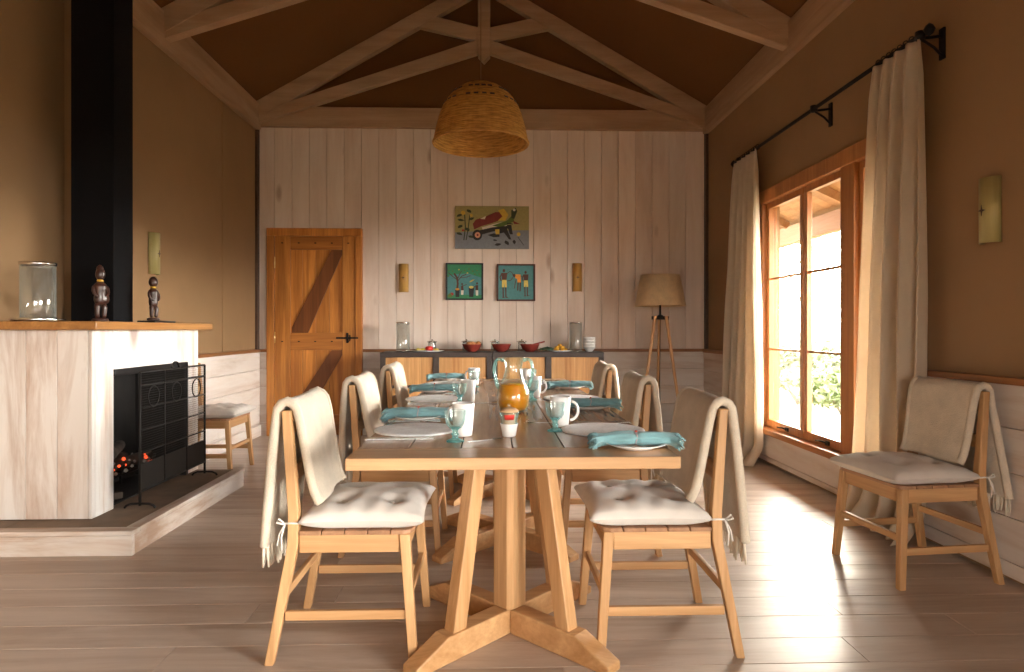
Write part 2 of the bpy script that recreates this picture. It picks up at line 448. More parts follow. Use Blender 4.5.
struct(b.build('baseboard_back', M['white_x'], bevel=.004), 'limewashed baseboard under the back wall', 'baseboard')
b = MB(); b.box(-1.389, XR, YB - .03, YB + .02, .893, .925).box(XL, -2.401, YB - .03, YB + .02, .893, .925)
struct(b.build('trim_1', M['rail_x'], bevel=.004), 'brown dado rail along the back wall', 'trim')
b = MB(); b.box(XL, XR, YB - .05, YB + .03, 3.30, 3.515)
struct(b.build('trim_2', M['beam'], bevel=.006), 'pale tie beam across the top of the back wall boards', 'trim')
b = MB(); b.box(XL, XL + .028, YB - .06, YB, .925, 3.30)
struct(b.build('trim_3', M['dark_trim'], bevel=.004), 'dark corner strip by the door', 'trim')
b = MB(); b.box(XR - .028, XR, YB - .07, YB, .925, 3.30)
struct(b.build('trim_4', M['dark_trim'], bevel=.004), 'dark corner strip by the floor lamp', 'trim')

# left wall
b = MB(); b.box(XL - .15, XL, 4.16, YB + .03, 0, ZE)
o = b.build('wall_left', M['plaster']); struct(o, 'tan plastered wall behind the fireplace', 'wall')
b = MB(); b.box(XL2 - .15, XL2, YF, 4.16, 0, ZE).box(XL2 - .15, XL - .15, 4.16, 4.3, 0, ZE)
struct(b.build('wall_left_recess', M['plaster']), 'tan plastered wall beside the black flue', 'wall')
b = MB(); b.box(XL, XL + .006, 6.05, 6.062, .925, 3.26)
struct(b.build('trim_5', M['plaster']), None, 'trim')
wainscot('wall_left_wainscot', 'y', 4.62, YB, XL + .002, 1, .12, .895, M['white_y'])
b = MB(); b.box(XL, XL + .05, 4.71, YB, 0, .12); struct(b.build('baseboard_left', M['white_y'], bevel=.004), None, 'baseboard')
b = MB(); b.box(XL, XL + .05, 4.5, YB - .03, .893, .925); struct(b.build('trim_6', M['rail_y'], bevel=.004), 'brown dado rail on the fireplace wall', 'trim')
b = MB(); b.box(XL, XL + .06, 3.0, YB - .05, 3.26, 3.525).box(XL2, XL + .06, YF, 3.0, 3.26, 3.525)
struct(b.build('trim_7', M['beam_y'], bevel=.006), 'pale wall plate above the fireplace wall', 'trim')

# right wall with the window opening
WY0, WY1, WZ0, WZ1 = 3.48, 5.507, .286, 2.32
b = MB()
NY0, NY1, NZ1 = -1.9, .5, 2.25     # an added opening, unseen beside and behind the camera, to let side light in
b.box(XR, XR + .16, NY1, WY0, 0, ZE).box(XR, XR + .16, YF, NY0, 0, ZE).box(XR, XR + .16, WY1, YB + .03, 0, ZE)
b.box(XR, XR + .16, NY0, NY1, 0, .286).box(XR, XR + .16, NY0, NY1, NZ1, ZE)
b.box(XR, XR + .16, WY0, WY1, 0, WZ0).box(XR, XR + .16, WY0, WY1, WZ1, ZE)
struct(b.build('wall_right', M['plaster']), 'tan plastered wall around the window', 'wall')
for lo, hi, zt in ((YF, NY0, .89), (NY0, NY1, .262), (NY1, WY0, .89), (WY1, YB, .89), (WY0, WY1, .262)):
    wainscot('wall_right_wainscot', 'y', lo, hi, XR - .001, -1, .02, zt, M['white_y'], .2)
b = MB()
for lo, hi in ((YF, NY0), (NY1, WY0), (WY1 + .0, YB - .03)): b.box(XR - .05, XR, lo, hi, .885, .918)
struct(b.build('trim_8', M['rail_y'], bevel=.004), 'brown dado rail on the window wall', 'trim')
b = MB(); b.box(XR - .06, XR, YF, YB - .05, 3.26, 3.525)
struct(b.build('trim_9', M['beam_y'], bevel=.006), 'pale wall plate above the window wall', 'trim')

# front wall behind the camera, with a glazed opening added for fill light
FX0, FX1, FZ1 = -1.2, 1.15, 2.0
b = MB()
b.box(-2.95, FX0, YF - .15, YF, 0, ZE).box(FX1, XR + .15, YF - .15, YF, 0, ZE).box(FX0, FX1, YF - .15, YF, FZ1, ZE)
b.prism([(-2.95, ZE - .2), (XR + .15, ZE - .2), (XR + .15, ZE), (XC, ZR + .05), (-2.95, ZE)], lambda a, z, d: (a, d, z), YF - .15, YF)
struct(b.build('wall_front', M['plaster']), None, 'wall')
b = MB()
for k in range(5):
    x = FX0 + (FX1 - FX0) * k / 4; b.box(x - .04, x + .04, YF - .1, YF - .02, 0, FZ1)
b.box(FX0, FX1, YF - .1, YF - .02, FZ1 - .08, FZ1).box(FX0, FX1, YF - .1, YF - .02, 0, .1)
w2 = b.build('window_added_front', M['window_wood'], bevel=.004); struct(w2, None, 'window')
b = MB(); b.box(FX0, FX1, YF - .063, YF - .058, .1, FZ1 - .08); b.build('pane', M['glass'], w2)

b = MB()
for k in range(4):
    y_ = NY0 + (NY1 - NY0) * k / 3; b.box(XR - .02, XR + .08, y_ - .04, y_ + .04, .286, NZ1)
b.box(XR - .024, XR + .08, NY0, NY1, NZ1 - .1, NZ1).box(XR - .06, XR + .08, NY0, NY1, .262, .31)
w3 = b.build('window_added_right', M['window_wood'], bevel=.004); struct(w3, None, 'window')  # added window, lights the room from the right behind the camera
b = MB(); b.box(XR + .03, XR + .035, NY0, NY1, .31, NZ1 - .1); b.build('pane', M['glass'], w3)

# ceiling slopes
b = MB()
t = .06
b.prism([(XL2 - .25, ZE + SL * (XL2 - .25 - XL)), (XC, ZR), (XC, ZR + t), (XL2 - .25, ZE + SL * (XL2 - .25 - XL) + t)], lambda a, z, d: (a, d, z), YF - .15, YB + .2)
struct(b.build('ceiling', M['ceil']), 'brown sloping ceiling on the fireplace side', 'ceiling')
b = MB()
b.prism([(XR + .2, ZE - SL * .2), (XC, ZR), (XC, ZR + t), (XR + .2, ZE - SL * .2 + t)], lambda a, z, d: (a, d, z), YF - .15, YB + .2)
struct(b.build('ceiling', M['ceil']), 'brown sloping ceiling on the window side', 'ceiling')

# roof trusses
def truss(name, Y, th, label):
    root = bpy.data.objects.new(name, None); COL.objects.link(root); struct(root, label, 'truss')
    for sg in (-1, 1):
        b = MB(); xe = XC + sg * (XR - XC)
        b.prism([(xe, ZE - .20), (xe, ZE - .005), (XC, ZR - .005), (XC, ZR - .17)], lambda a, z, d: (a, d, z), Y - th / 2, Y + th / 2)
        b.build('rafter', M['beam'], root, bevel=.005)
        b = MB(); b.prism([(xe, ZE - .225), (xe, ZE - .11), (XC, 4.25), (XC, 4.105)], lambda a, z, d: (a, d, z), Y - th / 2 + .006, Y + th / 2 - .006)
        b.build('strut', M['beam'], root, bevel=.005)
        b = MB(); b.prism([(XC, 4.20), (XC, 4.345), (XC + sg * .80, 4.535), (XC + sg * .98, 4.42)], lambda a, z, d: (a, d, z), Y - th / 2 + .009, Y + th / 2 - .009)
        b.build('brace', M['beam'], root, bevel=.005)
    b = MB(); b.prism([(XC - .066, ZR - .03), (XC - .066, 4.06), (XC, 3.99), (XC + .066, 4.06), (XC + .066, ZR - .03)], lambda a, z, d: (a, d, z), Y - th / 2 - .006, Y + th / 2 + .006)
    b.build('king_post', M['oak'] if False else M['beam'], root, bevel=.005)
truss('ceiling_truss', YB - .075, .09, 'pale timber roof truss against the back gable')
truss('ceiling_truss', 4.93, .10, 'pale timber roof truss in mid room')

# ------------------------------------------------------------------ window 1
w1 = bpy.data.objects.new('window_1', None); COL.objects.link(w1); struct(w1, 'timber window with three sashes in the right wall', 'window')
xi, xo = XR - .03, XR + .10
b = MB()
b.box(xi, xo, WY1 - .085, WY1, WZ0 + .021, WZ1 - .1105).box(xi, xo, WY0, WY0 + .085, WZ0 + .021, WZ1 - .1105).box(xi - .004, xo, WY0, WY1, WZ1 - .11, WZ1)
b.box(xi, xo, 4.035, 4.195, WZ0 + .021, WZ1 - .1105)
b.build('frame', M['window_wood'], w1, bevel=.005)
b = MB(); b.box(XR - .075, xo, WY0 - .03, WY1 + .03, WZ0 - .028, WZ0 + .02); b.build('sill', M['window_wood_y'], w1, bevel=.006)
for lo, hi in ((4.775, 5.422), (4.195, 4.765), (3.565, 4.035)):
    b = MB(); sx0, sx1 = XR + .005, XR + .045; z0, z1 = WZ0 + .02, WZ1 - .11; e = .05
    b.box(sx0, sx1, lo, lo + e, z0 + .0655, z1 - .0505).box(sx0, sx1, hi - e, hi, z0 + .0655, z1 - .0505).box(sx0, sx1, lo, hi, z0, z0 + .065).box(sx0, sx1, lo, hi, z1 - .05, z1)
    for zb in (1.562, .967): b.box(sx0 + .006, sx1 - .006, lo + e, hi - e, zb - .009, zb + .009)
    sa = b.build('sash', M['window_wood'], w1, bevel=.003)
    b = MB(); b.box(XR + .023, XR + .027, lo + e, hi - e, z0 + .06, z1 - .05); b.build('pane', M['glass'], sa)
    b = MB(); ym = (lo + hi) / 2
    b.tube([(sx0 - .012, ym - .07, z0 + .03), (sx0 - .025, ym - .03, z0 + .038), (sx0 - .025, ym + .06, z0 + .03)], .006, 6).box(sx0 - .012, sx0, ym - .09, ym - .05, z0 + .015, z0 + .045)
    b.build('stay_catch', M['iron'], sa)

# ------------------------------------------------------------------ door 1
d1 = bpy.data.objects.new('door_1', None); COL.objects.link(d1); struct(d1, 'ledged and braced brown timber door with black latch', 'door')
DX0, DX1, DZ = -2.401, -1.389, 2.217
b = MB(); fy0, fy1 = YB - .055, YB + .03
b.box(DX0, DX0 + .082, fy0, fy1, 0, DZ - .0825).box(DX1 - .07, DX1, fy0, fy1, 0, DZ - .0825).box(DX0, DX1, fy0, fy1, DZ - .082, DZ)
b.build('door_frame', M['teak'], d1, bevel=.005)
lx0, lx1, lz0, lz1 = DX0 + .082, DX1 - .07, .01, DZ - .082
b = MB(); n = 6
for k in range(n):
    a = lx0 + (lx1 - lx0) * k / n; b.box(a + .001, a + (lx1 - lx0) / n - .001, YB - .012, YB + .025, lz0, lz1)
leaf = b.build('door_leaf', M['teak'], d1, bevel=.003)
yl0, yl1 = YB - .036, YB - .012
for a, c in ((lx0 + .003, lx0 + .165), (lx1 - .14, lx1 - .003)):
    b = MB(); b.box(a, c, yl0, yl1, lz0, lz1); b.build('stile', M['teak'], leaf, bevel=.003)
for z0, z1 in ((lz1 - .145, lz1 - .005), (.915, 1.10), (lz0, .22)):
    b = MB(); b.box(lx0 + .166, lx1 - .141, yl0 + .001, yl1, z0, z1); b.build('ledge', M['teak_x'], leaf, bevel=.003)
xa, xb = lx0 + .18, lx1 - .15
b = MB(); b.prism([(xa, 1.10), (xa + .17, 1.10), (xb, lz1 - .20), (xb, lz1 - .147), (xb - .11, lz1 - .147), (xa, 1.16)], lambda a, z, d: (a, d, z), yl0 + .003, yl1)
b.build('brace', M['teak_dark'], leaf, bevel=.003)
b = MB(); b.prism([(xa, .22), (xa + .17, .22), (xb, .86), (xb, .914), (xb - .11, .914), (xa, .28)], lambda a, z, d: (a, d, z), yl0 + .003, yl1)
b.build('brace', M['teak_dark'], leaf, bevel=.003)
b = MB()
for z in (lz1 - .075, 1.008):
    for k in range(5):
        x = lx0 + .08 + k * (lx1 - lx0 - .16) / 4
        b.lathe([(.0, -.006), (.011, -.004), (.011, .004), (0, .006)], (x, yl0 - .001, z), 8)
b.build('bolt_heads', M['iron'], leaf)
b = MB(); xh = lx1 - .09; zh = 1.045
b.box(xh - .01, xh + .014, yl0 - .012, yl0, zh - .055, zh + .055).box(xh - .115, xh + .12, yl0 - .022, yl0 - .010, zh - .009, zh + .009)
b.tube([(xh + .03, yl0 - .02, zh + .03), (xh + .035, yl0 - .035, zh), (xh + .03, yl0 - .02, zh - .03)], .007, 6)
b.build('latch', M['iron'], leaf, bevel=.002)
for z in (1.05, .25, 1.85):
    b = MB(); b.tube([(lx0 + .0, yl0 - .003, z - .06), (lx0 + .0, yl0 - .003, z + .06)], .009, 8); b.build('hinge', M['brass'], leaf)

# ------------------------------------------------------------------ fireplace
fp = thing('fireplace', 'white boarded corner fireplace with oak mantel and low stone hearth', 'fireplace', (0, 0, 0))
SX, SY0, SY1 = -2.126, 3.47, 4.70
MY0, MY1, MZ0, MZ1 = 3.666, 4.53, .125, .905
HZ = .125
b = MB()
b.box(XL + .035, -1.83, 3.285, 4.70, .0, HZ - .004).box(XL2, XL + .036, 3.285, 3.97, 0, HZ - .004)
hearth = b.build('hearth', M['stone'], fp, bevel=.004)
b = MB(); b.box(XL2, -1.80, 3.258, 3.285, 0, .10); b.build('kerb_board', M['white_hearth'], hearth, bevel=.003)
b = MB(); b.box(-1.83, -1.80, 3.2855, 4.70, 0, .10); b.build('kerb_board', M['white_hearth_y'], hearth, bevel=.003)
b = MB(); b.box(XL2, -1.797, 3.256, 3.33, .1005, HZ); b.build('kerb_cap', M['white_hearth'], hearth, bevel=.005)
b = MB(); b.box(-1.87, -1.797, 3.3305, 4.71, .1005, HZ); b.build('kerb_cap', M['white_hearth_y'], hearth, bevel=.005)
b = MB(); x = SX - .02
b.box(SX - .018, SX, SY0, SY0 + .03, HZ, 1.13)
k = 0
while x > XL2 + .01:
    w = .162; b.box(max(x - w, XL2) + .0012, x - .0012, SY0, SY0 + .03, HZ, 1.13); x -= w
b.build('side_boards', M['white_fire_side_shade'], fp, bevel=.003)
b = MB()
b.box(SX - .03, SX, SY0 + .031, MY0, HZ, 1.13).box(SX - .03, SX, MY1, SY1, HZ, 1.13).box(SX - .03, SX, MY0, MY1, MZ1, 1.13)
b.build('front_panel', M['white_fire'], fp, bevel=.002)
b = MB(); b.box(SX - .35, SX - .031, SY1 - .03, SY1, HZ, 1.13); b.build('end_panel', M['white_fire'], fp, bevel=.002)
b = MB()   # firebox: back, sides, top, floor
b.box(XL + .037, XL + .05, MY0 - .02, MY1 + .02, HZ, MZ1 + .02).box(XL + .05, SX - .001, MY0 - .02, MY0 + .004, HZ, MZ1 + .02)
b.box(XL + .05, SX - .001, MY1 - .02, MY1 + .02, HZ, MZ1 + .02).box(XL + .05, SX - .001, MY0, MY1, MZ1 - .01, MZ1 + .02).box(XL + .05, SX - .04, MY0, MY1, HZ, HZ + .006)
b.build('firebox', M['soot'], fp)
b = MB(); b.box(SX - .005, SX + .008, MY0, MY1, MZ1 - .035, MZ1 + .004).box(SX - .005, SX + .008, MY1 - .03, MY1 + .004, HZ, MZ1)
b.build('steel_surround', M['black'], fp, bevel=.002)
b = MB(); b.box(XL2, -2.045, 3.375, 4.755, 1.131, 1.176); b.build('mantel_shelf', M['mantel'], fp, bevel=.006)
b = MB(); b.box(-2.535, -2.282, 3.935, 4.143, 1.177, 4.1); b.build('flue_casing', M['flue'], fp, bevel=.003)

# fire: grate, logs, embers
g = MB(); gx, gy, gz = -2.33, 4.05, HZ + .006
for k in range(6): g.tube([(gx - .11, gy - .22 + k * .088, gz + .14), (gx + .10, gy - .22 + k * .088, gz + .13), (gx + .12, gy - .22 + k * .088, gz + .19)], .008, 6)
for yy in (gy - .2, gy + .2):
    for xx in (gx - .09, gx + .08): g.tube([(xx, yy, gz), (xx, yy, gz + .14)], .009, 6)
g.tube([(gx + .10, gy - .24, gz + .13), (gx + .10, gy + .24, gz + .13)], .009, 6)
tag(g.build('fire_grate', M['iron']), 'black iron grate inside the fireplace opening', 'grate')
for i, (dx, dy, dz, a, lab) in enumerate(((-.05, 0, .175, .1, 'charred log lying at the back of the grate'), (.05, .04, .175, -.12, 'charred log lying at the front of the grate'), (0, -.03, .255, .35, 'charred log resting across the other two in the fire'))):
    b = MB(); c, s_ = math.cos(a), math.sin(a)
    b.tube([(gx + dx - s_ * t, gy + dy + c * t, gz + dz + .004 * math.sin(9 * t)) for t in (-.2, -.1, 0, .1, .2)], [.033, .037, .034, .036, .03], 10)
    tag(b.build('firewood_log', M['log']), lab, 'log', 'logs in the fire')
b = MB()
for k in range(30):
    x, y_, z_ = gx + .1 + rnd.uniform(-.09, .07), gy + rnd.uniform(-.26, .16), gz + .15 + rnd.uniform(0, .06)
    r = rnd.uniform(.006, .014)
    b.lathe([(0, -r), (r, -r * .3), (r * .8, r * .5), (0, r)], (x, y_, z_), 6, mi=(0 if rnd.random() < .4 else 1), smooth=False)
o = b.build('embers', [M['ember'], M['ash']]); tag(o, 'glowing red embers and grey ash in the grate', 'embers', kind='stuff')
b = MB(); b.lathe([(0, 0), (.016, .02), (.012, .06), (0, .10)], (gx + .10, gy - .30, gz + .20), 8)
tag(b.build('flame', M['flame']), 'small yellow flame at the near end of the embers', 'flame')
b = MB(); b.beam((gx + .05, 3.76, gz + .022), (gx + .12, 3.88, gz + .022), .06, .04)
tag(b.build('firewood_log', M['log'], bevel=.006), 'split log lying on the firebox floor below the grate', 'log', 'logs in the fire')

# fire screen
fs = thing('fire_screen', 'black wrought iron fire screen with fine mesh standing on the hearth', 'fire screen', (-1.975, 4.06, HZ))
W, HT = .405, .765
b = MB()
for yy in (-W, W): b.tube([(0, yy, .02), (0, yy, HT)], .0075, 8)
for zz in (.10, HT, HT - .075): b.tube([(0, -W, zz), (0, W, zz)], .006, 8)
b.build('frame', M['iron'], fs)
b = MB()
for yy in (-.14, .14): b.tube([(.004, yy, .10), (.004, yy, HT)], .0045, 6)
for k in range(1, 4): b.tube([(.004, -W, HT - .075 - k * .125), (.004, W, HT - .075 - k * .125)], .0035, 6)
b.build('cross_bars', M['iron'], fs)
for yy in (-.27, 0, .27):
    b = MB(); b.tube([(.006, yy + .06 * math.cos(t * PI / 8), HT - .145 + .06 * math.sin(t * PI / 8)) for t in range(16)], .0035, 6, closed=True); b.build('ring_ornament', M['iron'], fs)
b = MB()
n = 62
for k in range(1, n): b.box(-.0006, .0006, -W + 2 * W * k / n - .0007, -W + 2 * W * k / n + .0007, .24, HT)
for k in range(1, 38): b.box(-.0006, .0006, -W, W, .24 + (HT - .24) * k / 38 - .0006, .24 + (HT - .24) * k / 38 + .0006)
o = b.build('wire_mesh', M['iron'], fs)
b = MB(); b.box(-.003, .003, -W, W, .10, .25); b.build('lower_plate', M['iron'], fs)
for yy in (-W, W):
    b = MB(); b.tube([(-.085, yy, .007), (-.075, yy, .02), (-.05, yy, .03), (0, yy, .032), (.05, yy, .03), (.075, yy, .02), (.085, yy, .007)], .0065, 6); b.build('foot', M['iron'], fs)
b = MB(); b.tube([(0, .045 * math.cos(t), HT + .04 * math.sin(t)) for t in [PI * k / 10 for k in range(11)]], .007, 6); b.build('handle', M['iron'], fs)

# mantel things
def hurricane(name, label, loc, r, h, rim=.012, base_plate=False):
    root = thing(name, label, 'vase', loc)
    b = MB(); b.lathe([(r * .97, .006), (r, .01), (r, h), (r - .004, h), (r - .004, .014), (0, .014)], seg=40); b.build('glass_cylinder', M['vaseglass'], root)
    b = MB(); b.lathe([(r - .006, h - .004), (r + .003, h - .004), (r + .004, h + rim), (r - .004, h + rim), (r - .006, h - .004)], seg=40); b.build('rim_band', M['steel'], root)
    b = MB(); b.lathe([(0, 0), (r + .004, 0), (r + .004, .010), (r - .006, .012), (0, .012)], seg=40); b.build('base_ring', M['steel'], root)
    return root
tr = MB(); tr.lathe([(0, 0), (.115, 0), (.128, .012), (.122, .012), (.112, .006), (0, .006)], seg=40)
o = tr.build('round_tray', M['steel']); o.location = (-2.475, 3.57, 1.177); tag(o, 'thin round metal tray under the glass cylinder on the mantel', 'tray')
hurricane('hurricane_vase', 'clear glass cylinder vase with silver rim on the mantel shelf', (-2.475, 3.57, 1.1845), .083, .30)
def figure(name, label, loc, h, rz, knot=True):
    root = thing(name, label, 'figurine', loc, rz); s = h / .30
    b = MB()
    b.lathe([(0, 0), (.040, 0), (.042, .010), (.036, .022), (0, .022)], seg=20)
    for sg in (-1, 1):
        b.tube([(.006, sg * .016, .018), (.004, sg * .018, .05), (.010, sg * .019, .075), (-.002, sg * .015, .105)], [.013, .012, .014, .016], 10)
        b.tube([(0, sg * .031, .200), (.004, sg * .040, .165), (.016, sg * .030, .140), (.024, sg * .012, .135)], [.010, .010, .009, .008], 8)
    b.lathe([(0, .09), (.022, .095), (.028, .115), (.025, .14), (.030, .175), (.033, .195), (.022, .21), (.012, .216), (.011, .228), (0, .23)], seg=18, sy=1.1)
    b.lathe([(0, .225), (.014, .228), (.022, .24), (.025, .258), (.021, .278), (.012, .292), (0, .298)], seg=18, sx=(1 if knot else 1.25), sy=(1 if knot else 1.25))
    b.lathe([(0, -.006), (.005, 0), (0, .008)], (.025, 0, .258), 8)
    if knot: b.lathe([(0, .19), (.030, .19), (.040, .165), (.036, .135), (.026, .13), (0, .13)], (-.012, .012, -.03), 14); b.lathe([(0, .28), (.022, .276), (.016, .30), (.005, .31), (0, .31)], (-.004, 0, 0), 12)
    for v in range(len(b.v)): b.v[v] = tuple(c * s for c in b.v[v])
    body = b.build('body', M['carving'], root, sub=1)
    b = MB(); b.lathe([(.012 * s, .217 * s), (.017 * s, .220 * s), (.017 * s, .226 * s), (.012 * s, .229 * s)], seg=16); b.build('necklace', M['ring_yellow'], root)
    return root
figure('carved_figurine', 'dark carved wooden figure on the mantel in front of the black flue', (-2.262, 3.77, 1.1765), .32, -.6)
sl = MB(); sl.box(-.055, .055, -.16, .10, 0, .012); o = sl.build('flat_slab', M['black'], bevel=.003); o.location = (-2.14, 4.19, 1.1765); tag(o, 'thin black slab under the carved figure on the mantel', 'slab')
figure('carved_figurine', 'dark carved wooden figure with yellow neck ring on black slab', (-2.150, 4.135, 1.1886), .285, -.4, False)

def sconce(name, label, loc, rz, mat, r=.05, h=.305):
    root = thing(name, label, 'wall light', loc, rz)
    b = MB(); nn = 18      # half tube, open to the wall; local +x points into the room
    def f(u, v): 
        a = -PI / 2 + PI * u; return (r * math.cos(a), r * math.sin(a), -h / 2 + h * v)
    b.grid(f, nn, 2); b.build('bamboo_shell', mat, root, solid=.006)
    b = MB(); pts = []
    for k in range(8):
        a = PI / 4 * k; q = .026 if k % 2 == 0 else .007; pts.append((q * math.cos(a), q * math.sin(a)))
    b.prism(pts, lambda a, z, d: (d, a * .8, z), r + .0005, r + .005); b.build('star_cutout', M['carving'], root)
    return root
sconce('bamboo_sconce', 'pale green bamboo wall light above the mantel figure', (XL + .002, 4.82, 1.695), 0, M['bamboo_green'])
sconce('bamboo_sconce', 'pale bamboo wall light on the brown wall beyond the near curtain', (XR - .002, 2.93, 1.69), PI, M['bamboo_green'])
sconce('bamboo_sconce', 'golden bamboo wall light between the door and the pictures', (-.952, YB - .002, 1.69), -PI / 2, M['bamboo'])
sconce('bamboo_sconce', 'golden bamboo wall light between the pictures and the floor lamp', (.927, YB - .002, 1.70), -PI / 2, M['bamboo'])

# ------------------------------------------------------------------ curtains
rod = thing('curtain_rod', 'black iron curtain rod above the window', 'curtain rod', (0, 0, 0))
RX, RZ = 2.225, 2.66
b = MB(); b.tube([(RX, 3.23, RZ), (RX, 5.80, RZ)], .013, 10); b.build('pole', M['iron'], rod)
for yy, sg in ((3.19, -1), (5.83, 1)):
    b = MB(); b.lathe([(0, -.035), (.018, -.02), (.028, 0), (.018, .02), (0, .035)], (RX, yy, RZ), 12); b.build('finial', M['iron'], rod)
for yy in (3.26, 4.36, 5.70):
    b = MB(); b.box(XR - .012, XR, yy - .018, yy + .018, RZ - .12, RZ + .04)
    b.tube([(XR - .01, yy, RZ + .0), (RX, yy, RZ - .015)], .008, 6); b.tube([(XR - .01, yy, RZ - .10), (XR - .05, yy, RZ - .06), (RX + .01, yy, RZ - .02)], .007, 6)
    b.lathe([(.013, -.02), (.024, -.02), (.024, .02), (.013, .02)], (RX, yy, RZ), 10); b.build('bracket', M['iron'], rod)
def curtain(name, label, ya0, ya1, yb0, yb1, folds, seed, drift=0):
    root = thing(name, label, 'curtain', (0, 0, 0))
    q = random.Random(seed); ph = [q.uniform(0, 6) for _ in range(6)]
    ztop = RZ - .018
    def f(u, v):
        z = ztop * (1 - v) + .004
        e = v ** .8
        y0 = ya0 + (yb0 - ya0) * e; y1 = ya1 + (yb1 - ya1) * e
        y = y0 + (y1 - y0) * (u + .018 * math.sin(2 * PI * folds * u * 2 + ph[0]) * (1 - v * .4))
        amp = .030 + .026 * min(1, v * 2)
        if v < .06: amp *= .55 + v * 7
        x = RX + amp * math.sin(2 * PI * folds * u + ph[1] + .5 * math.sin(2.2 * v + ph[2])) + .014 * math.sin(2 * PI * folds * 1.7 * u + ph[3] + v) * v
        x += .010 * math.sin(5 * v + ph[4] + 5 * u) * v
        if v > .94:
            x -= (v - .94) * 1.2 * (1 + .5 * math.sin(9 * u + ph[5])); z += .012 * (1 + math.sin(14 * u)) * (v - .94) * 8
        return (x - .012, y, max(z, .006))
    b = MB(); b.grid(f, 96, 60); b.build('cloth', M['curtain'], root, solid=.004)
    n = int(folds * 2)
    for k in range(n):
        yy = ya0 + (ya1 - ya0) * (k + .5) / n
        b = MB(); b.tube([(RX + .017 * math.cos(t), yy, RZ + .004 + .02 * math.sin(t)) for t in [2 * PI * j / 12 for j in range(12)]], .003, 5, closed=True); b.build('ring', M['iron'], root)
    return root
curtain('curtain', 'cream linen curtain at the far end of the window near the floor lamp', 5.27, 5.76, 5.17, 6.12, 5, 3)
curtain('curtain', 'cream linen curtain at the near end of the window behind the spare chair', 3.25, 3.64, 3.25, 3.83, 4, 8)

# ------------------------------------------------------------------ dining table
TX0, TX1, TY0, TY1, TZ, TT = -.434, .567, 1.905, 4.99, .75, .037
tb = thing('dining_table', 'long oak dining table set for breakfast', 'table', ((TX0 + TX1) / 2, 0, 0))
hx = (TX1 - TX0) / 2
b = MB(); n = 6
for k in range(n):
    a = -hx + 2 * hx * k / n
    b.box(a + .0015, a + 2 * hx / n - .0015, TY0 + .158, TY1 - .158, TZ - TT, TZ)
top = b.build('tabletop', M['top'], tb, bevel=.002)
b = MB(); b.box(-hx, hx, TY0, TY0 + .156, TZ - TT, TZ); b.build('end_board', M['top_x'], tb, bevel=.003)
b = MB(); b.box(-hx, hx, TY1 - .156, TY1, TZ - TT, TZ); b.build('end_board', M['top_x'], tb, bevel=.003)
def pedestal(cy):
    b = MB(); c45 = math.sqrt(.5)
    s_ = .058 * 1.0
    zt = TZ - TT - .001
    for dx in (-.031, .031):
        pass
    # central post set diagonally, with a narrow rebate down its near corner
    b.prism([(-.012, -.060), (.012, -.060), (.060, -.012), (.060, .012), (.012, .060), (-.012, .060), (-.060, .012), (-.060, -.012)], lambda a, c, z: (a, cy + c, z), .092, zt)
    p = b.build('pedestal', M['oak'], tb, bevel=.004)
    L = .35
    b = MB(); w = .036
    for i, (sx, sy) in enumerate(((1, 1), (1, -1))):
        d = Vector((sx, sy, 0)).normalized(); nrm = Vector((-d.y, d.x, 0))
        R2 = .475
        prof = [(-R2, 0), (-R2, .03), (-R2 + .14, .09), (R2 - .14, .09), (R2, .03), (R2, 0)]
        if i == 0:
            b = MB(); b.prism(prof, lambda a, z, q: tuple(Vector((0, cy, z)) + d * a + nrm * q), -w, w)
            b.build('foot_beam', M['oak_x'], p, bevel=.005)
        else:
            for side in (-1, 1):
                pr = [(side * (w + .001), 0), (side * R2, 0), (side * R2, .03), (side * (R2 - .14), .09), (side * (w + .001), .09)]
                b = MB(); b.prism(pr, lambda a, z, q: tuple(Vector((0, cy, z)) + d * a + nrm * q), -w, w)
                b.build('foot_beam', M['oak_x'], p, bevel=.005)
    for sx in (-1, 1):
        for sy in (-1, 1):
            d = Vector((sx, sy, 0)).normalized()
            lo = Vector((0, cy, .088)) + d * .275; hi = Vector((0, cy, zt)) + d * .165
            b = MB(); pts = []
            nrm = Vector((-d.y, d.x, 0))
            vs = []
            for c, a_, q in ((lo, .030, .026), (hi, .030, .026)):
                for i, j in ((-1, -1), (1, -1), (1, 1), (-1, 1)): vs.append(c + d * (i * a_) + nrm * (j * q))
            b.add(vs, [(3, 2, 1, 0), (4, 5, 6, 7), (0, 1, 5, 4), (1, 2, 6, 5), (2, 3, 7, 6), (3, 0, 4, 7)])
            b.build('leg', M['oak'], p, bevel=.004)
for cy in (2.43, 3.45, 4.47): pedestal(cy)

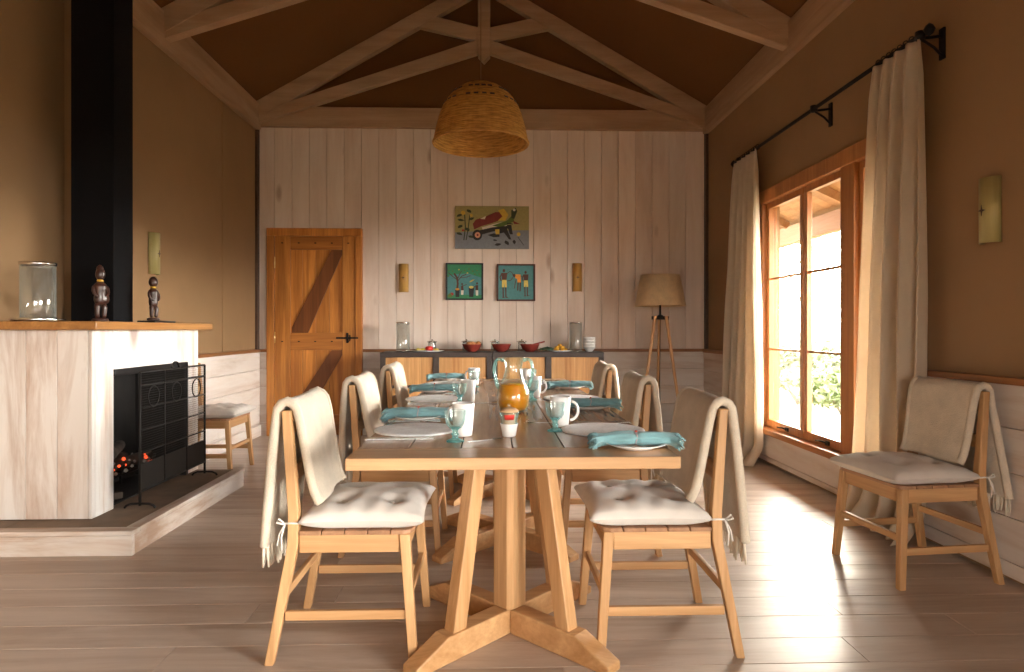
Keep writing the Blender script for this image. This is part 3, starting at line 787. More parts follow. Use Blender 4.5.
# ------------------------------------------------------------------ chairs
def make_chair(label):
    root = thing('dining_chair', label, 'chair', (0, 0, 0), 0, 'oak dining chairs')
    for sy in (-1, 1):
        b = MB(); b.chain([(.238, sy * .222, 0), (.206, sy * .196, .432)], [.030, .036], [.030, .036]); b.build('front_leg', M['oak'], root, bevel=.004)
        b = MB(); b.chain([(-.246, sy * .222, 0), (-.172, sy * .200, .40), (-.170, sy * .198, .50), (-.196, sy * .198, .855)], [.030, .036, .036, .030], [.030, .036, .036, .028])
        b.build('back_leg', M['oak'], root, bevel=.004)
        b = MB(); b.beam((-.152, sy * .196, .400), (.189, sy * .196, .400), .022, .062); b.build('seat_rail', M['oak_x'], root, bevel=.003)
        b = MB(); b.beam((-.196, sy * .211, .160), (.210, sy * .211, .160), .018, .032); b.build('side_stretcher', M['oak_x'], root, bevel=.003)
    b = MB(); b.beam((.206, -.178, .400), (.206, .178, .400), .022, .062); b.build('seat_rail', M['oak_y'], root, bevel=.003)
    b = MB(); b.beam((-.172, -.180, .400), (-.172, .180, .400), .022, .062); b.build('seat_rail', M['oak_y'], root, bevel=.003)
    b = MB(); b.beam((.220, -.192, .215), (.220, .192, .215), .018, .030); b.build('front_stretcher', M['oak_y'], root, bevel=.003)
    b = MB(); b.beam((-.206, -.192, .225), (-.206, .192, .225), .018, .030); b.build('back_stretcher', M['oak_y'], root, bevel=.003)
    b = MB(); n = 5; x0, x1 = -.152, .236
    for k in range(n):
        a = x0 + (x1 - x0) * k / n; w = (x1 - x0) / n
        if k < n - 1: b.box(a + .0015, a + w - .0015, -.218, .218, .432, .447)
        else:
            pts = [(a + .0015, -.218), (a + w - .035, -.218), (a + w - .010, -.205), (a + w, -.180), (a + w, .180), (a + w - .010, .205), (a + w - .035, .218), (a + .0015, .218)]
            b.prism(pts, lambda p, q, z: (p, q, z), .432, .447)
    b.build('seat', M['slat'], root, bevel=.003)
    def railf(z0, z1, xo):
        b = MB()
        def f(u, v):
            a = 2 * PI * u; y = -.186 + .372 * v; bow = -.014 * (1 - (2 * v - 1) ** 2)
            zz = (z0 + z1) / 2 + (z1 - z0) / 2 * max(-1, min(1, 1.5 * math.sin(a))); xx = .009 * max(-1, min(1, 1.5 * math.cos(a)))
            return (xo + xx + bow, y, zz)
        b.grid(f, 20, 13, wrapu=True)
        return b
    railf(.765, .848, -.192).build('backrest', M['oak_y'], root)
    railf(.60, .66, -.179).build('back_slat', M['oak_y'], root)
    return root
def throw(label, seed, y0, y1, inb=.53, outb=.385, skew=0.0):
    root = thing('throw_blanket', label, 'blanket', (0, 0, 0), 0, 'cream throws over the chair backs')
    q = random.Random(seed); p1, p2, p3 = (q.uniform(0, 6) for _ in range(3))
    path = [(-.090, inb), (-.108, inb + .03), (-.124, .63), (-.140, .73), (-.155, .82), (-.166, .862), (-.186, .884), (-.210, .884), (-.229, .862), (-.238, .80), (-.246, .70), (-.252, .58), (-.257, .47), (-.260, outb)]
    cum = [0]
    for a, c in zip(path, path[1:]): cum.append(cum[-1] + math.dist(a, c))
    def at(t):
        d = t * cum[-1]
        for i in range(len(path) - 1):
            if d <= cum[i + 1] + 1e-9:
                k = (d - cum[i]) / (cum[i + 1] - cum[i]); return tuple(path[i][j] + k * (path[i + 1][j] - path[i][j]) for j in (0, 1))
        return path[-1]
    def f(u, v):
        x, z = at(u)
        out = max(0, u - .55) / .45; inn = max(0, .4 - u) / .4
        y = y0 + (y1 - y0) * v
        y += out * (skew + .012 * math.sin(3 * v + p1)) + (.5 - v) * .03 * inn
        x += out * (.016 * math.sin(7 * v + p2) - .01 * abs(math.sin(5 * v + p3))) + inn * .010 * math.sin(6 * v + p3)
        # the folded edges are thicker: push the border outwards
        z += .003 * math.sin(5 * v + p1) * (1 if .4 < u < .55 else .3)
        return (x, y, z)
    b = MB(); b.grid(f, 44, 22); b.build('cloth', M['cream'], root, solid=.024, sub=1)
    # rolled hems along both sides
    for v in (0.0, 1.0):
        pts = [f(k / 40, v) for k in range(41)]
        b = MB(); b.tube([(p[0], p[1], p[2]) for p in pts], [.017] * 41, 10)
        b.build('rolled_edge', M['cream'], root)
    b = MB()
    for k in range(52):
        v = (k + .5) / 52; x, y, z = f(1, v)
        dx, dy = q.uniform(-.010, .008), q.uniform(-.008, .008); L = q.uniform(.055, .085)
        x += q.uniform(-.007, .007)
        b.tube([(x, y, z + .012), (x + dx * .4, y + dy * .4, z - L * .5), (x + dx, y + dy, z - L)], [.0060, .0058, .0032], 5)
    b.build('fringe', M['fringe'], root)
    return root
def cushion(label, seed):
    root = thing('seat_cushion', label, 'cushion', (0, 0, 0), 0, 'tufted linen seat cushions')
    q = random.Random(seed); p = [q.uniform(0, 6) for _ in range(6)]
    A, B, cx = .214, .232, .062; zs = .0495 + .447 - .0175
    btn = [(-.42, -.42), (.42, -.42), (-.42, .42), (.42, .42)]
    def shape(u, v):
        x = A * u * (1 - .07 * (1 - v * v)); y = B * v * (1 - .07 * (1 - u * u))
        return x + cx, y
    def hh(u, v):
        return max(0, (1 - abs(u) ** 3.2) * (1 - abs(v) ** 3.2)) ** .42
    def topf(i, j):
        u, v = 2 * i - 1, 2 * j - 1
        u = math.copysign(abs(u) ** .85, u); v = math.copysign(abs(v) ** .85, v)
        x, y = shape(u, v); h = hh(u, v)
        d = sum(math.exp(-((u - a) ** 2 + (v - c) ** 2) / .035) for a, c in btn)
        wr = .0035 * math.sin(11 * u + 5 * v + p[0]) * math.sin(7 * v - 4 * u + p[1]) + .0025 * math.sin(19 * (u * v) + p[2])
        return (x, y, zs + h * (.056 + wr) - .026 * d * h)
    def botf(i, j):
        u, v = 2 * i - 1, 2 * j - 1
        u = math.copysign(abs(u) ** .85, u); v = math.copysign(abs(v) ** .85, v)
        x, y = shape(u, v); return (x, y, max(zs - hh(u, v) * .05, .4485))
    b = MB(); b.grid(topf, 41, 41).grid(botf, 41, 41)
    o = b.build('pad', M['linen'], root)
    for a, c in btn:
        t = topf((math.copysign(abs(a) ** (1 / .85), a) + 1) / 2, (math.copysign(abs(c) ** (1 / .85), c) + 1) / 2)
        b = MB(); b.lathe([(0, -.002), (.010, -.001), (.011, .003), (.006, .007), (0, .008)], (t[0], t[1], t[2]), 12); b.build('button', M['linen'], root)
    for sy in (-1, 1):
        b = MB(); yb = sy * .198
        pts = [(-.14, yb - sy * .02, .472), (-.150, yb + sy * .021, .474), (-.172, yb + sy * .023, .476), (-.194, yb + sy * .020, .474), (-.200, yb + sy * .004, .470)]
        b.tube(pts, .0035, 6)
        b.tube([(-.196, yb + sy * .02, .473), (-.215, yb + sy * .026, .492), (-.224, yb + sy * .024, .478), (-.198, yb + sy * .021, .471)], .003, 6)
        b.tube([(-.196, yb + sy * .02, .472), (-.207, yb + sy * .027, .43), (-.205, yb + sy * .024, .385)], .003, 6)
        b.tube([(-.196, yb + sy * .02, .472), (-.214, yb + sy * .022, .44), (-.222, yb + sy * .024, .40)], .003, 6)
        b.build('tie_ribbon', M['ribbon'], root)
    return root

seats = [  # x, y, rotation, where
    (-.505, 2.41, 0, 'nearest the camera on the fireplace side of the table', True),
    (-.505, 3.43, 0, 'in the middle of the fireplace side of the table', True),
    (-.505, 4.53, 0, 'farthest on the fireplace side of the table', True),
    (.610, 2.41, PI, 'nearest the camera on the window side of the table', True),
    (.590, 3.40, PI, 'in the middle of the window side of the table', True),
    (.610, 4.55, PI, 'farthest on the window side of the table', True),
    (1.99, 2.975, PI + R(6), 'against the window wall', True),
    (-2.245, 5.20, 0, 'between the fireplace and the door', False),
]
proto = None
for i, (x, y_, rz, where, has_throw) in enumerate(seats):
    if i < 6: cl = 'oak dining chair ' + where
    elif i == 6: cl = 'oak dining chair standing alone against the window wall beside the curtain'
    else: cl = 'oak dining chair half hidden behind the fireplace near the door'
    if proto is None: proto = make_chair(cl); c = proto
    else: c = copy_tree(proto, label=cl)
    c.location = (x, y_, 0); c.rotation_euler = (0, 0, rz)
    if i < 6: c2 = 'off-white tufted cushion on the chair ' + where
    elif i == 6: c2 = 'off-white tufted cushion on the chair against the window wall'
    else: c2 = 'off-white cushion on the chair between the fireplace and the door'
    cu = cushion(c2, 20 + i); cu.location = (x, y_, 0); cu.rotation_euler = (0, 0, rz)
    if has_throw:
        near = 1 if 3 <= i <= 6 else -1
        tl = ('cream fringed throw over the chair ' + where) if i < 6 else 'beige fringed throw over the lone chair against the window wall'
        t = throw(tl, 40 + i, -.188, .188, skew=(.0 if i < 6 else .05))
        t.location = (x, y_, 0); t.rotation_euler = (0, 0, rz)

# ------------------------------------------------------------------ table settings
ZT = TZ + .0005
def napkin(label, loc, rz, seed, L=.255):
    root = thing('rolled_napkin', label, 'napkin', loc, rz, 'teal rolled napkins')
    q = random.Random(seed); p = [q.uniform(0, 6) for _ in range(4)]
    def f(u, v):
        a = 2 * PI * u; t = 2 * v - 1
        ry = .030 * (1 + .06 * math.sin(5 * t + p[0])); rz_ = .021 * (1 + .05 * math.sin(4 * t + p[1]))
        k = 1 - .16 * math.exp(-(t / .06) ** 2)
        e = max(0, abs(t) - .82) / .18
        ry *= 1 + .45 * e * (1 + .35 * math.sin(9 * a + p[2])); rz_ *= 1 + .15 * e * math.sin(7 * a + p[3])
        wr = 1 + .07 * math.sin(3 * a + 6 * t + p[2]) + .045 * math.sin(8 * a + 3 * t + p[0]) + .03 * math.sin(5 * a - 13 * t)
        droop = -.006 * abs(t) ** 3
        return (L / 2 * t * (1 + .03 * e * math.sin(5 * a + p[1])), ry * k * wr * math.cos(a), .022 + droop + rz_ * k * wr * math.sin(a))
    b = MB(); b.grid(f, 36, 46, wrapu=True)
    for sg in (0, 1):   # the rolled layers seen at the ends
        b.grid(lambda u, v: tuple(Vector(f(u, sg)) * 1.0 * (1 - v) + Vector((f(u, sg)[0] * .97, 0, f(.25, sg)[2] - .02)) * v), 36, 4, wrapu=True)
    b.build('cloth', M['teal'], root)
    b = MB()
    for sg in (-1, 1):
        for k in range(34):
            u = k / 34; P = Vector(f(u, (sg + 1) / 2)); ln = q.uniform(.014, .024)
            b.tube([P, P + Vector((sg * ln * .6, q.uniform(-.004, .004), -.004)), P + Vector((sg * ln, q.uniform(-.007, .007), -.012))], [.0030, .0026, .0012], 4)
    b.build('fringe', M['teal'], root)
    b = MB(); b.tube([(.002 * math.sin(3 * a), .0275 * math.cos(a), .022 + .0195 * math.sin(a)) for a in [2 * PI * j / 24 for j in range(24)]], .0022, 6, closed=True)
    tie = b.build('tie', M['twine'], root)
    b = MB(); b.lathe([(0, -.004), (.0045, -.002), (.0045, .002), (0, .004)], (.002, -.004, .044), 10); b.build('bead', M['bead'], tie)
    return root
def placemat_proto():
    b = MB(); r = .155; pr = [(0, 0)]
    pr = [(0, .0005), (r, .0005), (r + .003, .003), (r, .007)]
    for k in range(15, -1, -1): pr.append((r * k / 16 + .001, .0075 + .0012 * (k % 2)))
    pr[-1] = (0, .0075)
    b.lathe(pr, seg=56)
    for j, v in enumerate(b.v):
        rr = math.hypot(v[0], v[1])
        if rr > .03:
            a = math.atan2(v[1], v[0]); k = 1 + .010 * math.sin(28 * a); b.v[j] = (v[0] * k, v[1] * k, v[2])
    return b.build('round_placemat', M['doily'])
pm0 = placemat_proto(); pm0['category'] = 'placemat'; pm0['group'] = 'white woven placemats'
def plate_proto(r=.098):
    b = MB(); b.lathe([(0, .002), (r * .55, .0), (r * .6, .004), (r, .017), (r, .019), (r * .62, .0075), (0, .006)], seg=48); return b.build('side_plate', M['white'])
pl0 = plate_proto(); pl0['category'] = 'plate'; pl0['group'] = 'white side plates'
def fork_proto():
    b = MB(); b.prism([(-.095, -.0045), (-.09, -.0055), (.01, -.0025), (.02, -.0035), (.035, -.011), (.05, -.0115), (.05, .0115), (.035, .011), (.02, .0035), (.01, .0025), (-.09, .0055), (-.095, .0045)], lambda a, c, d: (a, c, d + .003 + .006 * max(0, a / .05) ** 2), 0, .0022)
    for k in range(4):
        y_ = -.0098 + k * .0065; b.beam((.049, y_, .0095), (.095, y_, .0075), .003, .002, w1=.0018)
    return b.build('fork', M['steel'])
def knife_proto():
    b = MB(); b.prism([(-.11, -.006), (-.105, -.0075), (.0, -.005), (.005, -.008), (.08, -.009), (.10, -.004), (.108, .004), (.0, .005), (-.105, .0075), (-.11, .006)], lambda a, c, d: (a, c, d), .001, .0038)
    return b.build('table_knife', M['steel'], bevel=.0008)
def spoon_proto():
    b = MB(); b.prism([(-.07, -.004), (-.065, -.005), (.025, -.002), (.025, .002), (-.065, .005), (-.07, .004)], lambda a, c, d: (a, c, d + .003), 0, .002)
    def f(u, v):
        a = 2 * PI * u; r = v; return (.046 + .023 * r * math.cos(a), .0135 * r * math.sin(a), .0015 + .0045 * r * r)
    b.grid(f, 20, 6, wrapu=True); return b.build('teaspoon', M['steel'])
fk0, kn0, sp0 = fork_proto(), knife_proto(), spoon_proto()
for o in (fk0, kn0): o.scale = (1.12, 1.25, 1.3)
for o, c, g in ((fk0, 'fork', 'forks at the place settings'), (kn0, 'knife', 'knives at the place settings'), (sp0, 'spoon', 'teaspoons on the table')): o['category'] = c; o['group'] = g
used = set()
def put(proto, loc, rz, label):
    o = proto if proto.name not in used else proto.copy()
    if o is proto: used.add(proto.name)
    else: COL.objects.link(o)
    o.location = loc; o.rotation_euler = (0, 0, rz); o['label'] = label; return o
def mug_proto(label):
    root = thing('mug', label, 'mug', (0, 0, 0), 0, 'tall white mugs'); h = .118
    b = MB(); b.lathe([(0, .003), (.030, .0), (.033, .003), (.0355, .03), (.041, h - .002), (.0395, h), (.038, h - .002), (.033, .03), (.030, .008), (0, .008)], seg=36); b.build('body', M['mugwhite'], root)
    b = MB(); pts = []
    for k in range(13):
        a = R(-82 + 164 * k / 12); pts.append((.034 + .034 * math.cos(a) + .003 * k / 12, 0, .062 + .038 * math.sin(a)))
    b.tube(pts, [.0055] * 13, 8); b.build('handle', M['mugwhite'], root)
    return root
def goblet_proto(label):
    root = thing('goblet', label, 'glass', (0, 0, 0), 0, 'aqua stemmed goblets'); 
    b = MB(); b.lathe([(.0375, .107), (.036, .085), (.032, .062), (.023, .049), (.010, .044), (0, .0435)], seg=36); b.lathe([(.0375, .107), (.0358, .107), (.0342, .085), (.030, .064), (.021, .053), (.0, .049)], seg=36); b.build('bowl', M['aqua_clear'], root)
    b = MB(); b.lathe([(0, .0435), (.022, .0485), (.014, .044), (.009, .038), (.0085, .030), (.014, .026), (.009, .021), (.0095, .014), (.020, .008), (.0295, .004), (.030, .001), (0, .0005)], seg=36)
    b.build('stem_and_foot', M['aqua'], root)
    return root
settings = [  # side, centre x, centre y, where
    (-1, -.285, 2.43, 'at the near end of the fireplace side'),
    (-1, -.315, 3.52, 'in the middle of the fireplace side'),
    (-1, -.315, 4.53, 'at the sideboard end of the fireplace side'),
    (1, .417, 2.405, 'at the near end of the window side'),
    (1, .440, 3.53, 'in the middle of the window side'),
    (1, .440, 4.50, 'at the sideboard end of the window side'),
]
mug0 = gob0 = None
mugpos = [(-.104, 2.305, R(150)), (-.125, 3.38, R(140)), (-.125, 4.42, R(150)), (.270, 2.52, R(-8)), (.240, 3.62, R(-20)), (.225, 4.30, R(-30))]
gobpos = [(-.125, 2.18), (-.165, 3.26), (-.115, 4.26), (.237, 2.395), (.215, 3.46), (.27, 4.42)]
nappos = [(-.312, 2.715, .05), (-.350, 3.89, .04), (-.345, 4.86, .03), (.460, 2.045, -.02), (.470, 3.06, .03), (.50, 4.12, .03)]
for i, (sd, x, y_, wh) in enumerate(settings):
    put(pm0, (x, y_, ZT), .3 * i, 'round white woven placemat ' + wh)
    nx, ny, na = nappos[i]
    put(pl0, (nx, ny, ZT), 0, 'white side plate under the napkin ' + wh)
    napkin('teal rolled napkin on the side plate ' + wh, (nx, ny, ZT + .0105), na, 60 + i)
    dk = -1 if sd < 0 else 1
    # two knives on the diner's right, two forks on the diner's left
    rz = 0 if sd < 0 else PI
    fx = x - .02 * -sd
    ex = -.315 if sd < 0 else .448
    put(kn0, (ex - .005, y_ + dk * .178, ZT), rz + .10, 'knife beside the placemat ' + wh + ', next to the mat')
    put(kn0, (ex, y_ + dk * .205, ZT), rz + .04, 'knife ' + wh + ', farther from the mat')
    put(fk0, (ex, y_ - dk * .185, ZT), rz - .06, 'fork beside the placemat ' + wh + ', next to the mat')
    put(fk0, (ex - .004, y_ - dk * .215, ZT), rz + .02, 'fork ' + wh + ', farther from the mat')
    ml = 'tall white mug ' + wh
    if mug0 is None: mug0 = mug_proto(ml); m_ = mug0
    else: m_ = copy_tree(mug0, label=ml)
    m_.location = (mugpos[i][0], mugpos[i][1], ZT); m_.rotation_euler = (0, 0, mugpos[i][2])
    gl = 'aqua glass goblet ' + wh
    if gob0 is None: gob0 = goblet_proto(gl); g_ = gob0
    else: g_ = copy_tree(gob0, label=gl)
    g_.location = (gobpos[i][0], gobpos[i][1], ZT)
put(sp0, (-.02, 2.185, ZT), R(28), 'teaspoon lying in front of the sugar pot')
put(sp0, (.195, 2.585, ZT), R(12) + PI, 'teaspoon lying between the jug and the near mug with its handle to the window')
put(sp0, (-.03, 3.30, ZT), R(20), 'teaspoon lying behind the near mug on the fireplace side')

# jug of orange juice
jg = thing('glass_jug', 'two-handled glass jug half full of orange juice', 'jug', (.100, 2.985, ZT))
prof = [(0, .004), (.050, .0), (.062, .006), (.074, .030), (.079, .060), (.076, .090), (.066, .120), (.050, .155), (.042, .185), (.040, .205), (.046, .232), (.053, .250)]
b = MB(); b.lathe(prof, seg=44); b.lathe([(r - .0035 if r > .01 else 0, z + (.004 if z < .02 else 0)) for r, z in prof], seg=44)
b.lathe([(.0530, .250), (.0548, .2515), (.0515, .2535), (.0495, .250)], seg=44); b.build('body', M['jugglass'], jg)
ip = [(0, .009)] + [(r - .0048, max(z, .0095)) for r, z in prof[1:7]] + [(.0605, .126), (0, .126)]
b = MB(); b.lathe(ip, seg=44); b.build('orange_juice', M['juice'], jg)
for sg in (-1, 1):
    b = MB(); pts = [(sg * .046, .0, .232), (sg * .060, 0, .246), (sg * .078, 0, .243), (sg * .089, 0, .218), (sg * .091, 0, .185), (sg * .084, 0, .150), (sg * .076, 0, .122), (sg * .070, 0, .105)]
    b.tube(pts, [.008, .0085, .008, .0078, .0075, .0075, .0085, .006], 10); b.build('handle', M['aqua'], jg, sub=1)
# sugar pot: white bowl, glass jar of sachets, tan lid
paint('tan_lid', (.56, .36, .20)); paint('label_red', (.55, .03, .02)); paint('sachet', (.66, .48, .33))
sp = thing('sugar_pot', 'small white pot holding a glass jar with a tan lid and red label', 'pot', (.061, 2.285, ZT))
b = MB(); b.lathe([(0, .001), (.021, .0), (.024, .003), (.031, .043), (.0325, .046), (.030, .046), (.022, .006), (0, .006)], seg=32); b.build('white_bowl', M['white'], sp)
b = MB(); b.lathe([(.024, .012), (.028, .040), (.030, .060), (.036, .084), (.0365, .0875), (.0345, .086), (.0285, .060), (.0265, .040), (.022, .014)], seg=32); b.build('glass_jar', M['aqua_clear'], sp)
b = MB(); b.lathe([(0, .010), (.020, .012), (.0235, .06), (.026, .080), (0, .082)], seg=24); b.build('sachets', M['sachet'] if 'sachet' in M else M['toast'], sp)
b = MB(); b.lathe([(0, .086), (.0345, .0875), (.033, .093), (.022, .101), (.008, .1045), (0, .105)], seg=32); ld = b.build('lid', M['tan_lid'], sp)
b = MB(); b.lathe([(0, .104), (.004, .105), (.0065, .110), (.005, .115), (0, .117)], seg=14); b.build('lid_knob', M['jarglass'], ld)
b = MB()
def lb(u, v):
    a = -PI / 2 - .55 + 1.1 * u; return (.0372 * math.cos(a) * (.83 + .13 * v), .0372 * math.sin(a) * (.83 + .13 * v), .062 + .018 * v)
b.grid(lb, 10, 2); b.build('red_label', M['label_red'], sp, solid=.0008)

# ------------------------------------------------------------------ sideboards
def sideboard(label, x0, x1):
    root = thing('sideboard', label, 'sideboard', ((x0 + x1) / 2, 6.685, 0), 0, 'pair of sideboards')
    hw = (x1 - x0) / 2; y0, y1 = -.235, .235; H_ = .905; t = .05
    b = MB()
    for x in (-hw, hw - t):
        for yy in (y0, y1 - t): b.box(x, x + t, yy, yy + t, 0, H_ - t)
    b.box(-hw, hw, y0, y1, H_ - t, H_)
    for z in (.545, .08): b.box(-hw + t, hw - t, y0 + .004, y0 + .034, z, z + .028)
    b.box(-.03, .03, y0 + .001, y0 + .04, .08, H_ - t)
    b.build('frame', M['darkmetal'], root, bevel=.003)
    for sg in (-1, 1):
        for z0, z1, nm in ((.575, H_ - t - .002, 'drawer_front'), (.11, .543, 'door')):
            b = MB(); a0, a1 = (.032, hw - t - .002) if sg > 0 else (-hw + t + .002, -.032); n = 4
            for k in range(n):
                q0 = a0 + (a1 - a0) * k / n; b.box(q0 + .0006, q0 + (a1 - a0) / n - .0006, y0 + .014, y0 + .034, z0, z1)
            pn = b.build(nm, M['panel'], root, bevel=.0015)
    b = MB(); b.box(-hw + .03, hw - .03, y0 + .05, y1 - .02, .09, H_ - t); b.build('carcass', M['darkmetal'], root)
    return root
sideboard('dark framed sideboard with oak panels on the door side', -1.122, -.004)
sideboard('dark framed sideboard with oak panels on the floor lamp side', .004, 1.134)
SZ = .906
hurricane('hurricane_vase', 'tall clear glass cylinder on the sideboard end nearest the door', (-.92, 6.66, SZ), .070, .295)
hurricane('hurricane_vase', 'tall clear glass cylinder on the sideboard beside the white bowls', (.872, 6.66, SZ), .066, .295)
def jar(label, x, y_):
    root = thing('lidded_jar', label, 'jar', (x, y_, SZ), 0, 'small glass jars with silver lids')
    b = MB(); b.lathe([(0, .002), (.038, .0), (.042, .006), (.042, .085), (.036, .095), (.0335, .095), (.039, .083), (.039, .01), (0, .008)], seg=28); b.build('glass_body', M['jarglass'], root)
    b = MB(); b.lathe([(.0, .094), (.053, .0955), (.055, .102), (.050, .108), (.018, .114), (.008, .116), (.010, .124), (0, .127)], seg=28); b.build('lid', M['steel'], root)
    return root
jar('silver lidded glass jar behind the fruit platter', -.63, 6.76)
jar('silver lidded glass jar behind the bowl of bread', -.27, 6.78)
jar('silver lidded glass jar behind the middle red bowl', .03, 6.78)
jar('silver lidded glass jar behind the red bowl with the spoon', .315, 6.78)
def rbowl(label, x, spoon=False, full=False):
    root = thing('serving_bowl', label, 'bowl', (x, 6.62, SZ), 0, 'red brown serving bowls'); r = .103
    b = MB(); b.lathe([(0, .003), (.045, .0), (.050, .006), (.080, .028), (r - .004, .070), (r, .078), (r - .006, .078), (.076, .034), (.044, .012), (0, .010)], seg=40); b.build('bowl', M['bowl'], root)
    return root
rbowl('red brown bowl heaped with bread on the sideboard', -.207)
rbowl('red brown bowl in the middle of the sideboard, nothing rising above its rim', .097)
rbowl('red brown bowl with a wooden spoon handle leaning out', .392)
b = MB()
for k in range(9):
    a = k * 2.4; rr = .018 * math.sqrt(k); b.lathe([(0, -.02), (.024, -.012), (.027, 0), (.02, .013), (0, .018)], (-.207 + 1.4 * rr * math.cos(a), 6.62 + 1.4 * rr * math.sin(a), SZ + .078 + .012 * math.sin(k)), 10)
o = b.build('bread_pieces', M['toast']); tag(o, 'toasted bread pieces heaped in the red bowl', 'bread', kind='stuff')
b = MB(); b.tube([(.36, 6.60, SZ + .03), (.43, 6.60, SZ + .075), (.545, 6.60, SZ + .105)], [.016, .009, .008], 8); tag(b.build('wooden_spoon', M['bowl']), 'red brown spoon leaning out of the serving bowl', 'spoon')
b = MB()
for k in range(14):
    a = k * 2.4; rr = .017 * math.sqrt(k)
    b.lathe([(0, -.012), (.018, -.006), (.02, .004), (0, .014)], (.097 + rr * math.cos(a), 6.62 + rr * math.sin(a), SZ + .052), 8)
    b.lathe([(0, -.012), (.018, -.006), (.02, .004), (0, .014)], (.392 + rr * math.cos(a), 6.62 + rr * math.sin(a), SZ + .052), 8)
o = b.build('stewed_fruit', M['bowl']); tag(o, 'dark red fruit filling the two plain serving bowls', 'fruit', kind='stuff')
def platter(label, x, r=.13, sy=.7):
    b = MB(); b.lathe([(0, .003), (r * .6, .0), (r, .012), (r, .015), (r * .62, .007), (0, .006)], seg=40, sy=sy); o = b.build('platter', M['white']); o.location = (x, 6.60, SZ)
    return tag(o, label, 'platter', 'white platters on the sideboard')
platter('white platter of sliced fruit on the sideboard', -.66, .17)
platter('white platter of yellow pastries beside the glass cylinder', .70, .13)
b = MB(); b.lathe([(0, 0), (.034, .006), (.042, .025), (.034, .046), (.008, .052), (0, .048)], seg=20); o = b.build('tomato', M['tomato']); o.location = (-.645, 6.60, SZ + .008); tag(o, 'red tomato half on the fruit platter', 'tomato')
for k, (x, yy, lab) in enumerate(((-.755, 6.58, 'yellow melon slice at the vase end of the fruit platter'), (-.708, 6.60, 'yellow melon slice next to the tomato'), (-.575, 6.59, 'yellow melon slice beyond the tomato'))):
    b = MB(); b.tube([(x - .03, yy, SZ + .022), (x, yy - .008, SZ + .028), (x + .03, yy, SZ + .022)], [.006, .014, .006], 8); tag(b.build('melon_slice', M['melon']), lab, 'fruit', 'melon slices')
b = MB()
for k in range(26):
    a = k * 2.4; rr = .016 * math.sqrt(k); b.lathe([(0, -.008), (.018, -.002), (.015, .010), (0, .018)], (.572 + 1.0 * rr * math.cos(a), 6.60 + .7 * rr * math.sin(a), SZ + .016 + .022 * (1 - rr / .09)), 7, smooth=False)
o = b.build('salad_leaves', M['greenveg']); tag(o, 'dark green salad leaves on the sideboard', 'salad', kind='stuff')
k = 0
for lay, (nn, rr) in enumerate(((6, .058), (4, .036), (1, 0))):
    for j in range(nn):
        a = 2 * PI * j / nn + lay * .5
        b = MB(); b.lathe([(0, -.013), (.020, -.009), (.024, .001), (.018, .012), (0, .016)], (0, 0, 0), 12)
        o = b.build('pastry', M['pastry']); o.location = (.70 + rr * math.cos(a), 6.60 + .7 * rr * math.sin(a), SZ + .021 + lay * .022)
        tag(o, 'small golden pastry on the white platter by the glass cylinder', 'pastry', 'golden pastries on the platter')
bw = None
for k in range(4):
    lab = ['bottom bowl of the white stack on the sideboard', 'second bowl from the bottom of the white stack', 'third bowl from the bottom of the white stack', 'topmost bowl of the white stack on the sideboard'][k]
    b = MB(); b.lathe([(0, .002), (.030, .0), (.033, .004), (.058, .035), (.067, .062), (.064, .062), (.055, .037), (.030, .010), (0, .008)], seg=32)
    o = b.build('white_bowl', M['white']); o.location = (1.012, 6.62, SZ + .030 * k); tag(o, lab, 'bowl', 'stack of white bowls')

# ------------------------------------------------------------------ tripod floor lamp
fl_ = thing('floor_lamp', 'tripod floor lamp with raffia shade in the back corner', 'lamp', (1.70, 6.42, 0))
b = MB(); b.lathe([(.255, 1.372), (.252, 1.374), (.192, 1.684), (.195, 1.684), (.255, 1.372)], seg=48); b.build('lamp_shade', M['lampshade'], fl_)
b = MB(); b.tube([(0, 0, 1.27), (0, 0, 1.64)], .010, 8); b.tube([(0, 0, 1.64), (.19, 0, 1.67)], .004, 6); b.tube([(0, 0, 1.64), (-.095, .165, 1.67)], .004, 6); b.tube([(0, 0, 1.64), (-.095, -.165, 1.67)], .004, 6)
b.build('stem', M['iron'], fl_)
b = MB(); b.lathe([(0, 1.235), (.03, 1.235), (.03, 1.275), (.012, 1.285), (0, 1.285)], seg=16).box(-.085, .085, -.016, .016, 1.235, 1.27); b.build('hub', M['iron'], fl_, bevel=.002)
for p, q in (((-.06, -.03, 1.27), (-.27, -.17, 0)), ((.055, -.02, 1.27), (.21, -.12, 0)), ((.0, .03, 1.27), (.04, .30, 0))):
    b = MB(); b.beam(p, q, .030, .030, up=(0, 1, 0), w1=.024, h1=.024); b.build('leg', M['oak'], fl_, bevel=.004)
b = MB(); b.lathe([(0, 1.44), (.03, 1.46), (.034, 1.5), (.02, 1.54), (0, 1.56)], seg=14); b.build('bulb', M['white'], fl_)
b = MB(); b.tube([(.0, .0, 1.24), (.0, .02, .6), (.01, .03, .1), (.05, .06, .01), (.2, .2, .008), (.45, .30, .008)], .004, 6); b.build('cord', M['iron'], fl_)

